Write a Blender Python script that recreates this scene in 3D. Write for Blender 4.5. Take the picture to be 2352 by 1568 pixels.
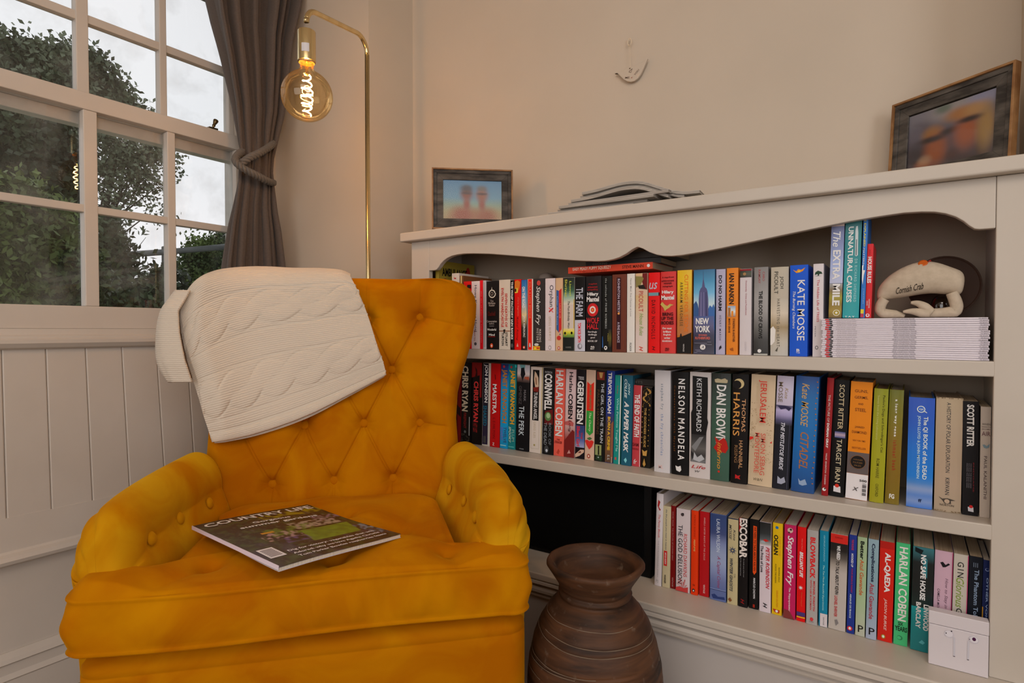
import bpy, bmesh, math, random
import numpy as np
from mathutils import Vector, Matrix
random.seed(7); rng = np.random.default_rng(7)
scene = bpy.context.scene
for o in list(bpy.data.objects): bpy.data.objects.remove(o)
COL = scene.collection

# ------------------------------------------------------------------ camera
F = 1350.0; YAW = math.radians(34.1); PITCH = math.radians(1.146); EYE = 1.0
cam_d = bpy.data.cameras.new('camera'); cam = bpy.data.objects.new('camera', cam_d); COL.objects.link(cam)
cam_d.sensor_width = 36; cam_d.lens = F/2352*36; cam_d.clip_start = 0.02; cam_d.clip_end = 200
cam.location = (0, 0, EYE); cam.rotation_euler = (math.pi/2-PITCH, 0, YAW)
scene.camera = cam

# ------------------------------------------------------------------ world, lights, exposure
scene.view_settings.view_transform = 'Standard'
try: scene.view_settings.look = 'None'
except Exception: pass
scene.view_settings.gamma = 1.0; scene.view_settings.use_curve_mapping = False
scene.view_settings.exposure = 0.0
w = bpy.data.worlds.new('overcast_sky'); scene.world = w; w.use_nodes = True
nt = w.node_tree; bg = nt.nodes['Background']
tc = nt.nodes.new('ShaderNodeTexCoord'); nz = nt.nodes.new('ShaderNodeTexNoise'); cr = nt.nodes.new('ShaderNodeValToRGB')
nz.inputs['Scale'].default_value = 2.2; nz.inputs['Detail'].default_value = 4
cr.color_ramp.elements[0].position = .35; cr.color_ramp.elements[0].color = (.90, .93, .96, 1)
cr.color_ramp.elements[1].position = .62; cr.color_ramp.elements[1].color = (1.0, 1.0, 1.02, 1)
nt.links.new(tc.outputs['Generated'], nz.inputs['Vector']); nt.links.new(nz.outputs['Fac'], cr.inputs['Fac'])
nt.links.new(cr.outputs['Color'], bg.inputs['Color']); bg.inputs['Strength'].default_value = 1.0

def area_light(name, loc, target, size, power, color, spread=180):
    d = bpy.data.lights.new(name, 'AREA'); d.shape = 'RECTANGLE'; d.size = size[0]; d.size_y = size[1]
    d.energy = power; d.color = color; d.spread = math.radians(spread)
    o = bpy.data.objects.new(name, d); COL.objects.link(o); o.location = loc
    o.rotation_euler = (Vector(target)-Vector(loc)).to_track_quat('-Z', 'Y').to_euler()
    return o
# ceiling fitting in the middle of the room, behind and above the camera
area_light('ceiling_fitting', (0.2, -0.5, 2.5), (-0.7, 1.0, 0.7), (1.5, 1.1), 18.5, (1.0, .87, .76))
# unseen soft fills, added behind the camera and, for the window wall, at right
area_light('rear_fill', (-0.5, -2.45, 1.5), (-0.7, 1.3, 0.9), (2.0, 1.7), 21, (.97, .96, .98))
area_light('side_fill', (2.2, -0.9, 1.45), (-1.6, 0.5, 0.8), (1.6, 1.6), 43, (.97, .97, 1.0))

# ------------------------------------------------------------------ helpers
FWD = Vector((-math.sin(YAW)*math.cos(PITCH), math.cos(YAW)*math.cos(PITCH), -math.sin(PITCH)))
RGT = Vector((math.cos(YAW), math.sin(YAW), 0)); UPV = RGT.cross(FWD)
def ray(px, py): return FWD + RGT*((px-1176)/F) - UPV*((py-784)/F)
def onX(px, py, X): d = ray(px, py); t = X/d.x; return Vector((X, t*d.y, EYE+t*d.z))
def onY(px, py, Y): d = ray(px, py); t = Y/d.y; return Vector((t*d.x, Y, EYE+t*d.z))
def onZ(px, py, Z): d = ray(px, py); t = (Z-EYE)/d.z; return Vector((t*d.x, t*d.y, Z))

def tag(o, label=None, cat=None, group=None, kind=None):
    if label: o['label'] = label
    if cat: o['category'] = cat
    if group: o['group'] = group
    if kind: o['kind'] = kind
    return o
def empty(name, loc=(0, 0, 0), rot=(0, 0, 0), label=None, cat=None, group=None):
    o = bpy.data.objects.new(name, None); COL.objects.link(o); o.location = loc; o.rotation_euler = rot
    o.empty_display_size = .05
    return tag(o, label, cat, group)
def link(name, me, mat, parent=None, smooth=False):
    o = bpy.data.objects.new(name, me); COL.objects.link(o)
    if mat is not None and not len(me.materials): me.materials.append(mat)
    if parent is not None: o.parent = parent
    if smooth: me.polygons.foreach_set('use_smooth', [True]*len(me.polygons))
    return o
class MB:
    def __init__(s): s.v = []; s.f = []
    def add(s, vs, fs):
        n = len(s.v); s.v += [tuple(v) for v in vs]; s.f += [tuple(i+n for i in f) for f in fs]; return s
    def box(s, x0, x1, y0, y1, z0, z1):
        return s.add([(x0,y0,z0),(x1,y0,z0),(x1,y1,z0),(x0,y1,z0),(x0,y0,z1),(x1,y0,z1),(x1,y1,z1),(x0,y1,z1)],
                     [(0,3,2,1),(4,5,6,7),(0,1,5,4),(1,2,6,5),(2,3,7,6),(3,0,4,7)])
    def prism(s, pts, a0, a1, axis='y'):
        # pts 2D outline, extruded along axis between a0 and a1
        m = {'y': lambda p, a: (p[0], a, p[1]), 'x': lambda p, a: (a, p[0], p[1]), 'z': lambda p, a: (p[0], p[1], a)}[axis]
        n = len(pts)
        return s.add([m(p, a0) for p in pts]+[m(p, a1) for p in pts],
                     [tuple(range(n))[::-1], tuple(range(n, 2*n))]+[(i, (i+1) % n, (i+1) % n+n, i+n) for i in range(n)])
    def loft(s, rows, closed=True, cap=True):
        n = len(rows[0]); base = len(s.v)
        for r in rows: s.v += [tuple(p) for p in r]
        m = n if closed else n-1
        for k in range(len(rows)-1):
            for i in range(m):
                j = (i+1) % n
                s.f.append((base+k*n+i, base+k*n+j, base+(k+1)*n+j, base+(k+1)*n+i))
        if cap:
            s.f.append(tuple(base+i for i in range(n))[::-1]); b = base+(len(rows)-1)*n
            s.f.append(tuple(b+i for i in range(n)))
        return s
    def lathe(s, prof, n=32, c=(0, 0), cap=True):
        return s.loft([[(c[0]+r*math.cos(2*math.pi*i/n), c[1]+r*math.sin(2*math.pi*i/n), z) for i in range(n)] for r, z in prof], True, cap)
    def tube(s, pts, r, n=10, closed=False, cap=True):
        pts = [Vector(p) for p in pts]; rows = []; N = len(pts); up = None
        for i, p in enumerate(pts):
            if closed: t = pts[(i+1) % N]-pts[i-1]
            else: t = pts[min(i+1, N-1)]-pts[max(i-1, 0)]
            t.normalize()
            if up is None: up = t.orthogonal().normalized()
            up = (up-t*up.dot(t)).normalized(); b = t.cross(up); rr = r[i] if isinstance(r, (list, tuple)) else r
            rows.append([p+(up*math.cos(2*math.pi*k/n)+b*math.sin(2*math.pi*k/n))*rr for k in range(n)])
        if closed: rows.append(rows[0])
        return s.loft(rows, True, cap and not closed)
    def mesh(s, name, fix=True, bevel=0, seg=2):
        me = bpy.data.meshes.new(name); me.from_pydata(s.v, [], s.f); me.update()
        if fix or bevel:
            bm = bmesh.new(); bm.from_mesh(me)
            if fix: bmesh.ops.recalc_face_normals(bm, faces=bm.faces)
            if bevel: bmesh.ops.bevel(bm, geom=[e for e in bm.edges if e.calc_face_angle(0) > .5], offset=bevel, segments=seg, profile=.5, affect='EDGES')
            bm.to_mesh(me); bm.free()
        return me
    def build(s, name, mat, parent=None, smooth=False, bevel=0, seg=2, fix=True):
        return link(name, s.mesh(name, fix, bevel, seg), mat, parent, smooth)
def autosmooth(o, ang=40):
    me = o.data; me.polygons.foreach_set('use_smooth', [True]*len(me.polygons))
    try: me.set_sharp_from_angle(angle=math.radians(ang))
    except Exception: pass
    return o

def lin(h):
    c = [int(h[i:i+2], 16)/255 for i in (0, 2, 4)]
    return tuple(x/12.92 if x <= .04045 else ((x+.055)/1.055)**2.4 for x in c)
KB = (1.55, 1.68, 1.85)
def alb(h, k=1.0):
    c = lin(h); return tuple(min(.88, c[i]*KB[i]*k) for i in range(3))
MATS = {}
def mat(h, rough=.5, spec=.4, metal=0, k=1.0, bump=0, bscale=60, sheen=0, coat=0, raw=None):
    key = (h, rough, spec, metal, k, bump, bscale, sheen, coat, raw)
    if key in MATS: return MATS[key]
    m = bpy.data.materials.new('paint_'+str(h)); m.use_nodes = True; b = m.node_tree.nodes['Principled BSDF']
    c = raw if raw else alb(h, k)
    b.inputs['Base Color'].default_value = (*c, 1); b.inputs['Roughness'].default_value = rough
    b.inputs['Metallic'].default_value = metal; b.inputs['Specular IOR Level'].default_value = spec
    if sheen: b.inputs['Sheen Weight'].default_value = sheen
    if coat: b.inputs['Coat Weight'].default_value = coat
    if bump:
        n = m.node_tree.nodes.new('ShaderNodeTexNoise'); n.inputs['Scale'].default_value = bscale; n.inputs['Detail'].default_value = 5
        t = m.node_tree.nodes.new('ShaderNodeTexCoord'); bp = m.node_tree.nodes.new('ShaderNodeBump')
        bp.inputs['Strength'].default_value = bump; bp.inputs['Distance'].default_value = .004
        L = m.node_tree.links; L.new(t.outputs['Object'], n.inputs['Vector']); L.new(n.outputs['Fac'], bp.inputs['Height']); L.new(bp.outputs['Normal'], b.inputs['Normal'])
    MATS[key] = m; return m
def noisy(name, c0, c1, scale, rough=.6, bump=.3, stretch=(1, 1, 1), detail=6, p0=.35, p1=.65, metal=0, dist=0, spec=.3, coord='Object'):
    m = bpy.data.materials.new(name); m.use_nodes = True; N = m.node_tree.nodes; L = m.node_tree.links; b = N['Principled BSDF']
    t = N.new('ShaderNodeTexCoord'); mp = N.new('ShaderNodeMapping'); mp.inputs['Scale'].default_value = stretch
    n = N.new('ShaderNodeTexNoise'); n.inputs['Scale'].default_value = scale; n.inputs['Detail'].default_value = detail; n.inputs['Distortion'].default_value = dist
    r = N.new('ShaderNodeValToRGB'); r.color_ramp.elements[0].position = p0; r.color_ramp.elements[1].position = p1
    r.color_ramp.elements[0].color = (*c0, 1); r.color_ramp.elements[1].color = (*c1, 1)
    L.new(t.outputs[coord], mp.inputs['Vector']); L.new(mp.outputs[0], n.inputs['Vector']); L.new(n.outputs['Fac'], r.inputs['Fac']); L.new(r.outputs['Color'], b.inputs['Base Color'])
    b.inputs['Roughness'].default_value = rough; b.inputs['Metallic'].default_value = metal; b.inputs['Specular IOR Level'].default_value = spec
    if bump:
        bp = N.new('ShaderNodeBump'); bp.inputs['Strength'].default_value = bump; bp.inputs['Distance'].default_value = .003
        L.new(n.outputs['Fac'], bp.inputs['Height']); L.new(bp.outputs['Normal'], b.inputs['Normal'])
    return m
painted = bpy.data.materials.new('printed_paper'); painted.use_nodes = True
_a = painted.node_tree.nodes.new('ShaderNodeVertexColor'); _a.layer_name = 'Col'
painted.node_tree.links.new(_a.outputs['Color'], painted.node_tree.nodes['Principled BSDF'].inputs['Base Color'])
painted.node_tree.nodes['Principled BSDF'].inputs['Roughness'].default_value = .35
def setcol(me, cols):
    ca = me.color_attributes.new('Col', 'FLOAT_COLOR', 'POINT')
    a = np.ones((len(me.vertices), 4), dtype=np.float32); a[:, :3] = cols; ca.data.foreach_set('color', a.ravel())

WALL = noisy('wall_emulsion', (.575, .495, .400), (.615, .53, .43), 3.0, rough=.75, bump=.04, p0=.3, p1=.7)
PIER = WALL
TRIM = noisy('painted_woodwork', (.625, .56, .49), (.665, .60, .53), 4.0, rough=.42, bump=.05, spec=.45)
SHELFP = noisy('shelf_paint', (.58, .52, .445), (.615, .555, .48), 5.0, rough=.4, bump=.05, spec=.45)
BACKP = mat('', rough=.7, raw=(.42, .34, .26))
# ------------------------------------------------------------------ the room shell
def struct(o): o['kind'] = 'structure'; return o
XW = -2.05; YB = 1.60; XR = 2.3; YF0 = -2.6; CEIL = 2.62
struct(MB().box(-2.3, XR+.1, YF0-.1, YB+.1, -.10, -.05).build('floor', noisy('carpet', (.30,.24,.18), (.36,.29,.22), 300, rough=.95, bump=.6)))
struct(MB().box(-2.3, XR+.1, YF0-.1, YB+.1, CEIL, CEIL+.05).build('ceiling', mat('', rough=.8, raw=(.72,.66,.58))))
struct(MB().box(-1.53, .30, YB, YB+.08, -.05, CEIL).build('wall_back', WALL))
# pier between the window and the bookcase alcove, with its return face
struct(MB().box(-2.20, -1.524, 1.388, YB+.08, -.05, CEIL).build('wall_back_left', PIER))
struct(MB().box(.183, XR, 1.388, YB+.08, -.05, CEIL).build('wall_back_right', WALL))
struct(MB().box(XR, XR+.08, YF0, YB, -.05, CEIL).build('wall_right', WALL))
struct(MB().box(-2.2, XR+.08, YF0-.08, YF0, -.05, CEIL).build('wall_front', WALL))
# window wall: opening y -1.2 .. 1.235, z 1.005 .. 2.42
wl = MB(); wl.box(-2.20, XW, 1.295, 1.388, .976, CEIL); wl.box(-2.20, XW, YF0, -1.2, -.05, CEIL)
wl.box(-2.20, XW, -1.2, 1.295, 2.42, CEIL); wl.box(-2.20, XW-.03, -1.2, 1.388, -.05, .976)
wall_left = struct(wl.build('wall_left', WALL))

# match-boarding below the window: every board its own piece
plank_y = [(-.36,-.26),(-.26,-.155),(-.155,-.052),(-.052,.05),(.05,.15),(.15,.252),(.252,.352),(.352,.449),(.449,.547),(.547,.646),(.646,.744),(.744,.842),(.842,.944),(.944,1.043),(1.043,1.142),(1.142,1.24),(1.24,1.388)]
pm = TRIM.copy(); pm.name = 'boarding_with_knots'
_N = pm.node_tree.nodes; _L = pm.node_tree.links; _b = _N['Principled BSDF']
_v = _N.new('ShaderNodeTexVoronoi'); _v.inputs['Scale'].default_value = 4.6; _t = _N.new('ShaderNodeTexCoord')
_r = _N.new('ShaderNodeValToRGB'); _r.color_ramp.elements[0].position = .02; _r.color_ramp.elements[1].position = .085; _r.color_ramp.elements[0].color = (.28,.28,.28,1); _r.color_ramp.elements[1].color = (0,0,0,1)
_m = _N.new('ShaderNodeMixRGB'); _m.inputs['Color2'].default_value = (.36,.22,.12,1); _src = _b.inputs['Base Color'].links[0].from_socket
_L.new(_t.outputs['Object'], _v.inputs['Vector']); _L.new(_v.outputs['Distance'], _r.inputs['Fac']); _L.new(_r.outputs['Color'], _m.inputs['Fac']); _L.new(_src, _m.inputs['Color1']); _L.new(_m.outputs[0], _b.inputs['Base Color'])
for a, b in plank_y:
    la = .0135 if a > .5 else .0135; sh = .024*(min(max((a-.5)/.45, 0.2), 1)); sh2 = .024*(min(max((b-.5)/.45, 0.2), 1))
    a0, a1, b0, b1 = a, a+sh, b-.0012, b-.0012+sh2
    m = MB()
    # outline from top to bottom with a bead along one edge
    x0, x1 = XW-.03, XW
    m.add([(x0,a0,.945),(x1-.0022,a0,.945),(x1,a0+.003,.945),(x1,b0-.003,.945),(x1-.0022,b0,.945),(x0,b0,.945),
           (x0,a1,.48),(x1-.0022,a1,.48),(x1,a1+.003,.48),(x1,b1-.003,.48),(x1-.0022,b1,.48),(x0,b1,.48)],
          [(0,1,7,6),(1,2,8,7),(2,3,9,8),(3,4,10,9),(4,5,11,10),(0,5,4,3,2,1),(6,7,8,9,10,11),(0,6,11,5)])
    m.build('plank', pm, wall_left)
# bottom rail of the boarding with a moulded nosing, skirting
def rail(name, prof, y0, y1, x=XW, m=TRIM):
    return struct(MB().prism([(p[1], p[0]) for p in prof], 0, 1, 'y').build(name, m)) if False else None
def yprism(name, prof, y0, y1, m=TRIM, parent=None, flip=False):
    # prof: (x, z) outline, extruded along y
    o = MB().prism(prof, y0, y1, 'y').build(name, m, parent)
    return o
struct(yprism('trim_1', [(XW-.03,.352),(XW+.012,.352),(XW+.022,.358),(XW+.026,.368),(XW+.020,.378),(XW+.008,.384),(XW+.004,.39),(XW+.002,.482),(XW-.03,.482)], -1.2, 1.388))
struct(MB().box(XW-.05, XW-.012, -1.2, 1.388, .09, .352).build('trim_2', TRIM))
struct(yprism('baseboard_left', [(XW-.02,-.05),(XW+.012,-.05),(XW+.012,.035),(XW+.016,.04),(XW+.006,.052),(XW+.006,.078),(XW+.014,.084),(XW+.008,.094),(XW-.006,.108),(XW-.02,.108)], -1.2, 1.388))
# dado cap (window board) and casing
struct(yprism('trim_3', [(XW-.05,.945),(XW+.004,.945),(XW+.016,.950),(XW+.026,.962),(XW+.026,.972),(XW+.020,.976),(XW+.012,.976),(XW+.012,.982),(XW+.006,.986),(XW+.004,1.003),(XW-.05,1.003)], -1.2, 1.388))
# right-hand jamb
struct(MB().box(XW-.12, XW+.008, 1.250, 1.31, 1.003, CEIL-.1).build('trim_4', TRIM, bevel=.003))

# ------------------------------------------------------------------ sash window
win = struct(empty('window_1', (XW, .5, 1.0)))
def wpart(name, boxes, m=TRIM, bev=.0025):
    for i, bx in enumerate(boxes):
        x0, x1, y0, y1, z0, z1 = bx
        o = MB().box(x0-XW, x1-XW, y0-.5, y1-.5, z0-1.0, z1-1.0).build(name, m, win, bevel=bev)
XI = XW-.004; XO = XI-.040          # inner sash faces
YL = -1.2; YR = 1.250
mull = [-.705, -.458, -.21, .035, .28, .515, .765, 1.0]     # glazing-bar centres
bars_thick = {.765: .037, .035: .037, -.705: .037}
# lower (inner) sash
wpart('bottom_rail', [(XI-.04, XI, YL, YR, 1.003, 1.071)])
wpart('meeting_rail', [(XI-.045, XI+.003, YL, YR, 1.660, 1.711)])
wpart('stile', [(XI-.04, XI, YR-.022, YR, 1.071, 1.660), (XI-.085, XI-.047, YR-.02, YR, 1.711, 2.42)])
for y in mull:
    t = bars_thick.get(y, .026)/2
    wpart('mullion', [(XI-.034, XI, y-t, y+t, 1.071, 1.660), (XI-.080, XI-.047, y-t*.9, y+t*.9, 1.69, 2.42)])
ys = [YL]+mull+[YR]
# horizontal glazing bars between the mullions
for a, b in zip(ys[:-1], ys[1:]):
    wpart('glazing_bar', [(XI-.030, XI-.002, a+.010, b-.010, 1.353, 1.376)])
    for z in (1.955, 2.2): wpart('glazing_bar', [(XI-.078, XI-.05, a+.010, b-.010, z-.013, z+.013)])
wpart('outer_rail', [(XI-.088, XI-.047, YL, YR, 1.625, 1.690)])
wpart('top_rail', [(XI-.085, XI-.047, YL, YR, 2.36, 2.42)])
glass = bpy.data.materials.new('window_glass'); glass.use_nodes = True
N = glass.node_tree.nodes; L = glass.node_tree.links; N.remove(N['Principled BSDF'])
tr = N.new('ShaderNodeBsdfTransparent'); gl = N.new('ShaderNodeBsdfGlossy'); gl.inputs['Roughness'].default_value = .0
fr = N.new('ShaderNodeFresnel'); fr.inputs['IOR'].default_value = 1.5; mx = N.new('ShaderNodeMixShader')
df = N.new('ShaderNodeBsdfDiffuse'); df.inputs['Color'].default_value = (.45, .47, .45, 1); mx2 = N.new('ShaderNodeMixShader')
nn = N.new('ShaderNodeTexNoise'); nn.inputs['Scale'].default_value = 9; nn.inputs['Detail'].default_value = 6; nn.inputs['Distortion'].default_value = .2
rr = N.new('ShaderNodeValToRGB'); rr.color_ramp.elements[0].position = .48; rr.color_ramp.elements[0].color = (.015,.015,.015,1); rr.color_ramp.elements[1].position = .8; rr.color_ramp.elements[1].color = (.16,.16,.16,1)
tcc = N.new('ShaderNodeTexCoord'); L.new(tcc.outputs['Object'], nn.inputs['Vector']); L.new(nn.outputs['Fac'], rr.inputs['Fac']); L.new(rr.outputs['Color'], mx2.inputs['Fac'])
L.new(tr.outputs[0], mx2.inputs[1]); L.new(df.outputs[0], mx2.inputs[2])
L.new(fr.outputs[0], mx.inputs['Fac']); L.new(mx2.outputs[0], mx.inputs[1]); L.new(gl.outputs[0], mx.inputs[2]); L.new(mx.outputs[0], N['Material Output'].inputs['Surface'])
for a, b in zip(ys[:-1], ys[1:]):
    for (x, z0, z1) in ((XI-.024, 1.071, 1.353), (XI-.024, 1.376, 1.66), (XI-.070, 1.69, 1.942), (XI-.070, 1.968, 2.187), (XI-.070, 2.213, 2.36)):
        MB().box(x-.0012-XW, x+.0012-XW, a-.5+.005, b-.5-.005, z0-1.004, z1-.996).build('pane', glass, win)
# brass sash catch standing on the meeting rail
catch = empty('sash_catch', tuple(onX(487, 300, XI-.01)), label='small dark brass sash catch standing on the window meeting rail', cat='catch')
catch.location.z = 1.711
cm = mat('5a4a30', rough=.3, metal=.8)
MB().box(-.012,.012,-.016,.016,0,.006).build('catch_plate', cm, catch, bevel=.001)
kb = MB().lathe([(.004,.005),(.004,.014),(.006,.018),(.0045,.022),(.007,.03),(.009,.038),(.008,.041),(.003,.042)], 14).build('catch_knob', cm, catch, smooth=True)
kb.rotation_euler = (math.radians(-22), 0, 0)
# ------------------------------------------------------------------ garden outside the window
struct(MB().box(-60, -2.6, -40, 40, -.45, -.4).build('lawn', noisy('grass', (.03,.06,.015), (.06,.10,.03), 8, rough=.9)))
def leafmat(name, c0, c1, scale=1.6):
    m = noisy(name, c0, c1, scale, rough=.55, bump=0, detail=3, p0=.4, p1=.62)
    return m
def rand_in_blobs(blobs, n):
    vol = np.array([b[3]*b[4]*b[5]*(b[6] if len(b) > 6 else 1) for b in blobs]); pr = vol/vol.sum()
    idx = rng.choice(len(blobs), n, p=pr)
    d = rng.normal(size=(n, 3)); d /= np.linalg.norm(d, axis=1)[:, None]
    r = rng.random(n)**.42
    B = np.array([b[:6] for b in blobs])
    return B[idx, :3]+d*r[:, None]*B[idx, 3:6]
def leaves(name, pts, size, m, parent, jit=.5, clump=0, elong=1.6):
    n = len(pts)
    if clump:
        k = max(1, n//clump); c = pts[:k]; pts = np.repeat(c, clump, axis=0)[:n]; pts = pts+rng.normal(size=pts.shape)*size*1.7
        n = len(pts)
    a = rng.normal(size=(n, 3)); a /= np.linalg.norm(a, axis=1)[:, None]
    b = np.cross(a, rng.normal(size=(n, 3))); b /= np.linalg.norm(b, axis=1)[:, None]
    s = size*(1+jit*(rng.random(n)-.5))[:, None]
    v = np.empty((n, 4, 3)); v[:, 0] = pts-a*s*elong/2; v[:, 1] = pts-b*s*.5; v[:, 2] = pts+a*s*elong/2; v[:, 3] = pts+b*s*.5
    me = bpy.data.meshes.new(name); me.vertices.add(4*n); me.vertices.foreach_set('co', v.astype(np.float32).ravel())
    me.loops.add(4*n); me.loops.foreach_set('vertex_index', np.arange(4*n, dtype=np.int32))
    me.polygons.add(n); me.polygons.foreach_set('loop_start', np.arange(0, 4*n, 4, dtype=np.int32)); me.polygons.foreach_set('loop_total', np.full(n, 4, dtype=np.int32))
    me.update(); me.validate()
    o = link(name, me, m, parent); o['kind'] = 'stuff'; return o
bark = noisy('bark', (.02,.018,.012), (.05,.04,.03), 20, rough=.9, stretch=(1,1,.2))
def tree(name, X, blobs_px, n, leaf, m, label, cat='tree', clump=6, trunk=True, dx=.35, tx=None, group=None, elong=1.6):
    bl = []
    for (px, py, rx, ry, *wt) in blobs_px:
        c = onX(px, py, X); c2 = onX(px+rx, py, X); c3 = onX(px, py+ry, X)
        ry_ = abs(c2.y-c.y); rz_ = abs(c3.z-c.z)
        bl.append((c.x, c.y, c.z, dx*ry_, ry_, rz_)+tuple(wt))
    cx = np.mean([b[0] for b in bl]); cy = np.mean([b[1] for b in bl])
    t = empty(name, (cx, cy, -.4), label=label, cat=cat, group=group)
    base = np.array([cx, cy, -.4])
    pts = rand_in_blobs(bl, n)-base
    leaves('foliage', pts, leaf, m, t, clump=clump, elong=elong)
    if trunk:
        if tx: q_ = onX(tx, 700, X); tpos = (q_.x-cx, q_.y-cy)
        else: tpos = (0, 0)
        tm = MB(); zc = np.mean([b[2] for b in bl])+.4
        th = max(.03, .016*zc)
        tm.tube([(tpos[0],tpos[1],0),(tpos[0]+.05,tpos[1]+.03,zc*.4),(tpos[0]*.8-.02,tpos[1]*.8,zc*.8),(tpos[0]*.6,tpos[1]*.6+.05,zc*1.1)], [th, th*.8, th*.6, th*.3], 9)
        for b in bl:
            e = Vector((b[0]-cx, b[1]-cy, b[2]+.4)); st = Vector((tpos[0]*.85, tpos[1]*.85, min(zc*.75, e.z*.8)))
            tm.tube([st, st.lerp(e, .3)+Vector((.03,-.02,.10)), st.lerp(e, .65)+Vector((-.03,.03,.14)), e], [th*.4, th*.22, th*.12, th*.05], 6)
        tm.build('trunk', bark, t, smooth=True)
    return t
lm1 = leafmat('leaf_hazed_green', (.06,.08,.045), (.16,.19,.12), .9)  # haze over the far crowns is put into this greyed leaf colour
lm2 = leafmat('leaf_dark', (.012,.022,.010), (.045,.07,.028), 1.5)
lm3 = leafmat('leaf_mid', (.025,.045,.012), (.10,.145,.035), 1.5)
lm4 = leafmat('leaf_bronze', (.03,.022,.014), (.08,.075,.03), 2)
tree('broadleaf_tree', -9, [(-120,250,170,150),(40,200,95,110),(150,190,70,85),(215,220,45,95),(262,235,38,50),(318,268,34,26),(60,330,130,70),(10,150,60,50),(215,155,25,35),(-30,120,60,40)], 90000, .05, lm1,
     'tall grey-green broadleaf tree whose crown rises in the two upper left panes', clump=5)
tree('lacy_tree', -7, [(280,340,60,50,1.3),(340,350,55,40,1.2),(300,400,70,45),(370,330,40,40),(395,370,25,45,.8),(265,450,45,45,1.1),(350,420,50,35,.5),(330,460,50,25,.4),(410,415,14,25,.4),(240,380,40,90,1.2),(365,500,40,12,.25)], 5200, .030, lm1,
     'fine-leaved tree with sky showing through it, behind the middle panes', clump=16, tx=215)
tree('dark_evergreen', -6, [(60,370,120,110),(120,440,60,110),(-60,430,120,150),(60,560,90,90)], 42000, .04, lm2,
     'dark evergreen filling the lower left panes behind the shrub', clump=4)
tree('garden_shrub', -4.2, [(30,480,70,70),(60,600,140,90),(150,640,90,70),(-40,560,90,120),(120,520,60,50),(40,680,150,40)], 30000, .026, lm3,
     'bright green leafy shrub low in the bottom left pane', 'shrub', clump=3, elong=2.0)
tree('drooping_bush', -4.8, [(255,555,28,50,1.2),(268,605,30,35),(260,660,36,45,1.2),(300,665,24,16,.6),(318,625,26,8,.35),(300,700,50,18),(240,610,26,90,1.2),(335,545,12,14,.2),(335,648,26,6,.25),(300,600,20,8,.3)], 5200, .026, lm2,
     'dark bush with drooping sprays in front of the fence, in the middle bottom pane', 'shrub', clump=6, tx=235, elong=2.2)
tree('holly_bush', -4.0, [(370,650,24,34),(345,690,35,22),(385,690,30,35),(395,660,16,40,.6)], 2400, .028, lm2,
     'small dark holly bush at the foot of the fence post', 'shrub', clump=3)
tree('distant_tree', -12, [(480,600,60,45),(520,570,40,40),(455,560,25,25,.5),(540,610,60,60),(440,640,30,50,.6),(500,640,70,45)], 26000, .05, lm3,
     'rounded green tree beyond the fence in the bottom right pane', clump=5)
# cleft fence: posts and a top rail
fence = empty('garden_fence', (-5.2, 3.0, -.4), label='weathered grey wooden post and rail fence crossing the garden', cat='fence')
fw = noisy('weathered_wood', (.05,.055,.055), (.13,.14,.14), 12, rough=.8, stretch=(1,.1,1))
pa = onX(120, 600, -5.2)-fence.location; pb = onX(388, 578, -5.2)-fence.location; pc = onX(600, 557, -5.2)-fence.location
MB().tube([pa, pa.lerp(pb, .5)+Vector((0,0,.006)), pb], [.022,.026,.024], 8).build('fence_rail', fw, fence, smooth=True)
MB().tube([pb, pb.lerp(pc, .5)+Vector((0,0,-.006)), pc], [.024,.027,.024], 8).build('fence_rail', fw, fence, smooth=True)
for q in (pb, pa, pc):
    MB().box(q.x-.045, q.x+.045, q.y-.042, q.y+.042, 0, q.z+.045).build('fence_post', fw, fence, bevel=.008)

# ------------------------------------------------------------------ curtain with rope tie-back
def interp(tbl, z):
    tbl = sorted(tbl)
    return float(np.interp(z, [t[0] for t in tbl], [t[1] for t in tbl]))
XC = -1.93
prof = [(2.45,1.02,1.42),(2.17,1.065,1.375),(2.05,1.088,1.352),(1.93,1.118,1.343),(1.78,1.150,1.328),(1.68,1.163,1.306),(1.62,1.168,1.292),(1.57,1.165,1.287),(1.50,1.160,1.294),(1.43,1.148,1.300),(1.36,1.133,1.310),(1.23,1.113,1.322),(1.0,1.09,1.335),(.6,1.08,1.345),(.3,1.08,1.345)]
lt = [(p[0], p[1]) for p in prof]; rt = [(p[0], p[2]) for p in prof]
fold = noisy('curtain_cloth', (.098,.075,.063), (.112,.087,.073), 160, rough=.8, bump=.1, stretch=(1,1,1))
fold.node_tree.nodes['Principled BSDF'].inputs['Sheen Weight'].default_value = .15
rows = []; nu = 150; zs = np.linspace(2.45, .3, 120)
us = np.linspace(0, 1, nu)
ph = 2*math.pi*(us*5.4+.35*np.sin(2.2*math.pi*us+.5))
for z in zs:
    a, b = interp(lt, z), interp(rt, z); wdt = b-a
    amp = .013+.082*min(1, max(0, (wdt-.12)/.22))
    k = math.exp(-((z-1.58)/.10)**2)
    twist = .25*math.sin(3*z)
    sn = np.sin(ph+twist+.35*np.sin(ph*.5)); x = XC+amp*(.95*np.sign(sn)*np.abs(sn)**.7*.7+.30*np.sin(2*ph+1.3+z*.7)+.10*np.sin(3.1*ph+z*1.5))
    x = x-.02*k*np.cos(math.pi*(us-.5)*1.0)*-1
    y = a+wdt*us+.006*np.sin(2*ph+.6)*(1-k)
    rows.append([(x[i]-XC, y[i]-1.22, z) for i in range(nu)])
curt = empty('curtain', (XC, 1.22, 0), label='brown-grey curtain gathered by a rope beside the window', cat='curtain')
o = MB().loft(rows, False, False).build('curtain_drape', fold, curt, smooth=True, fix=False)
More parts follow.
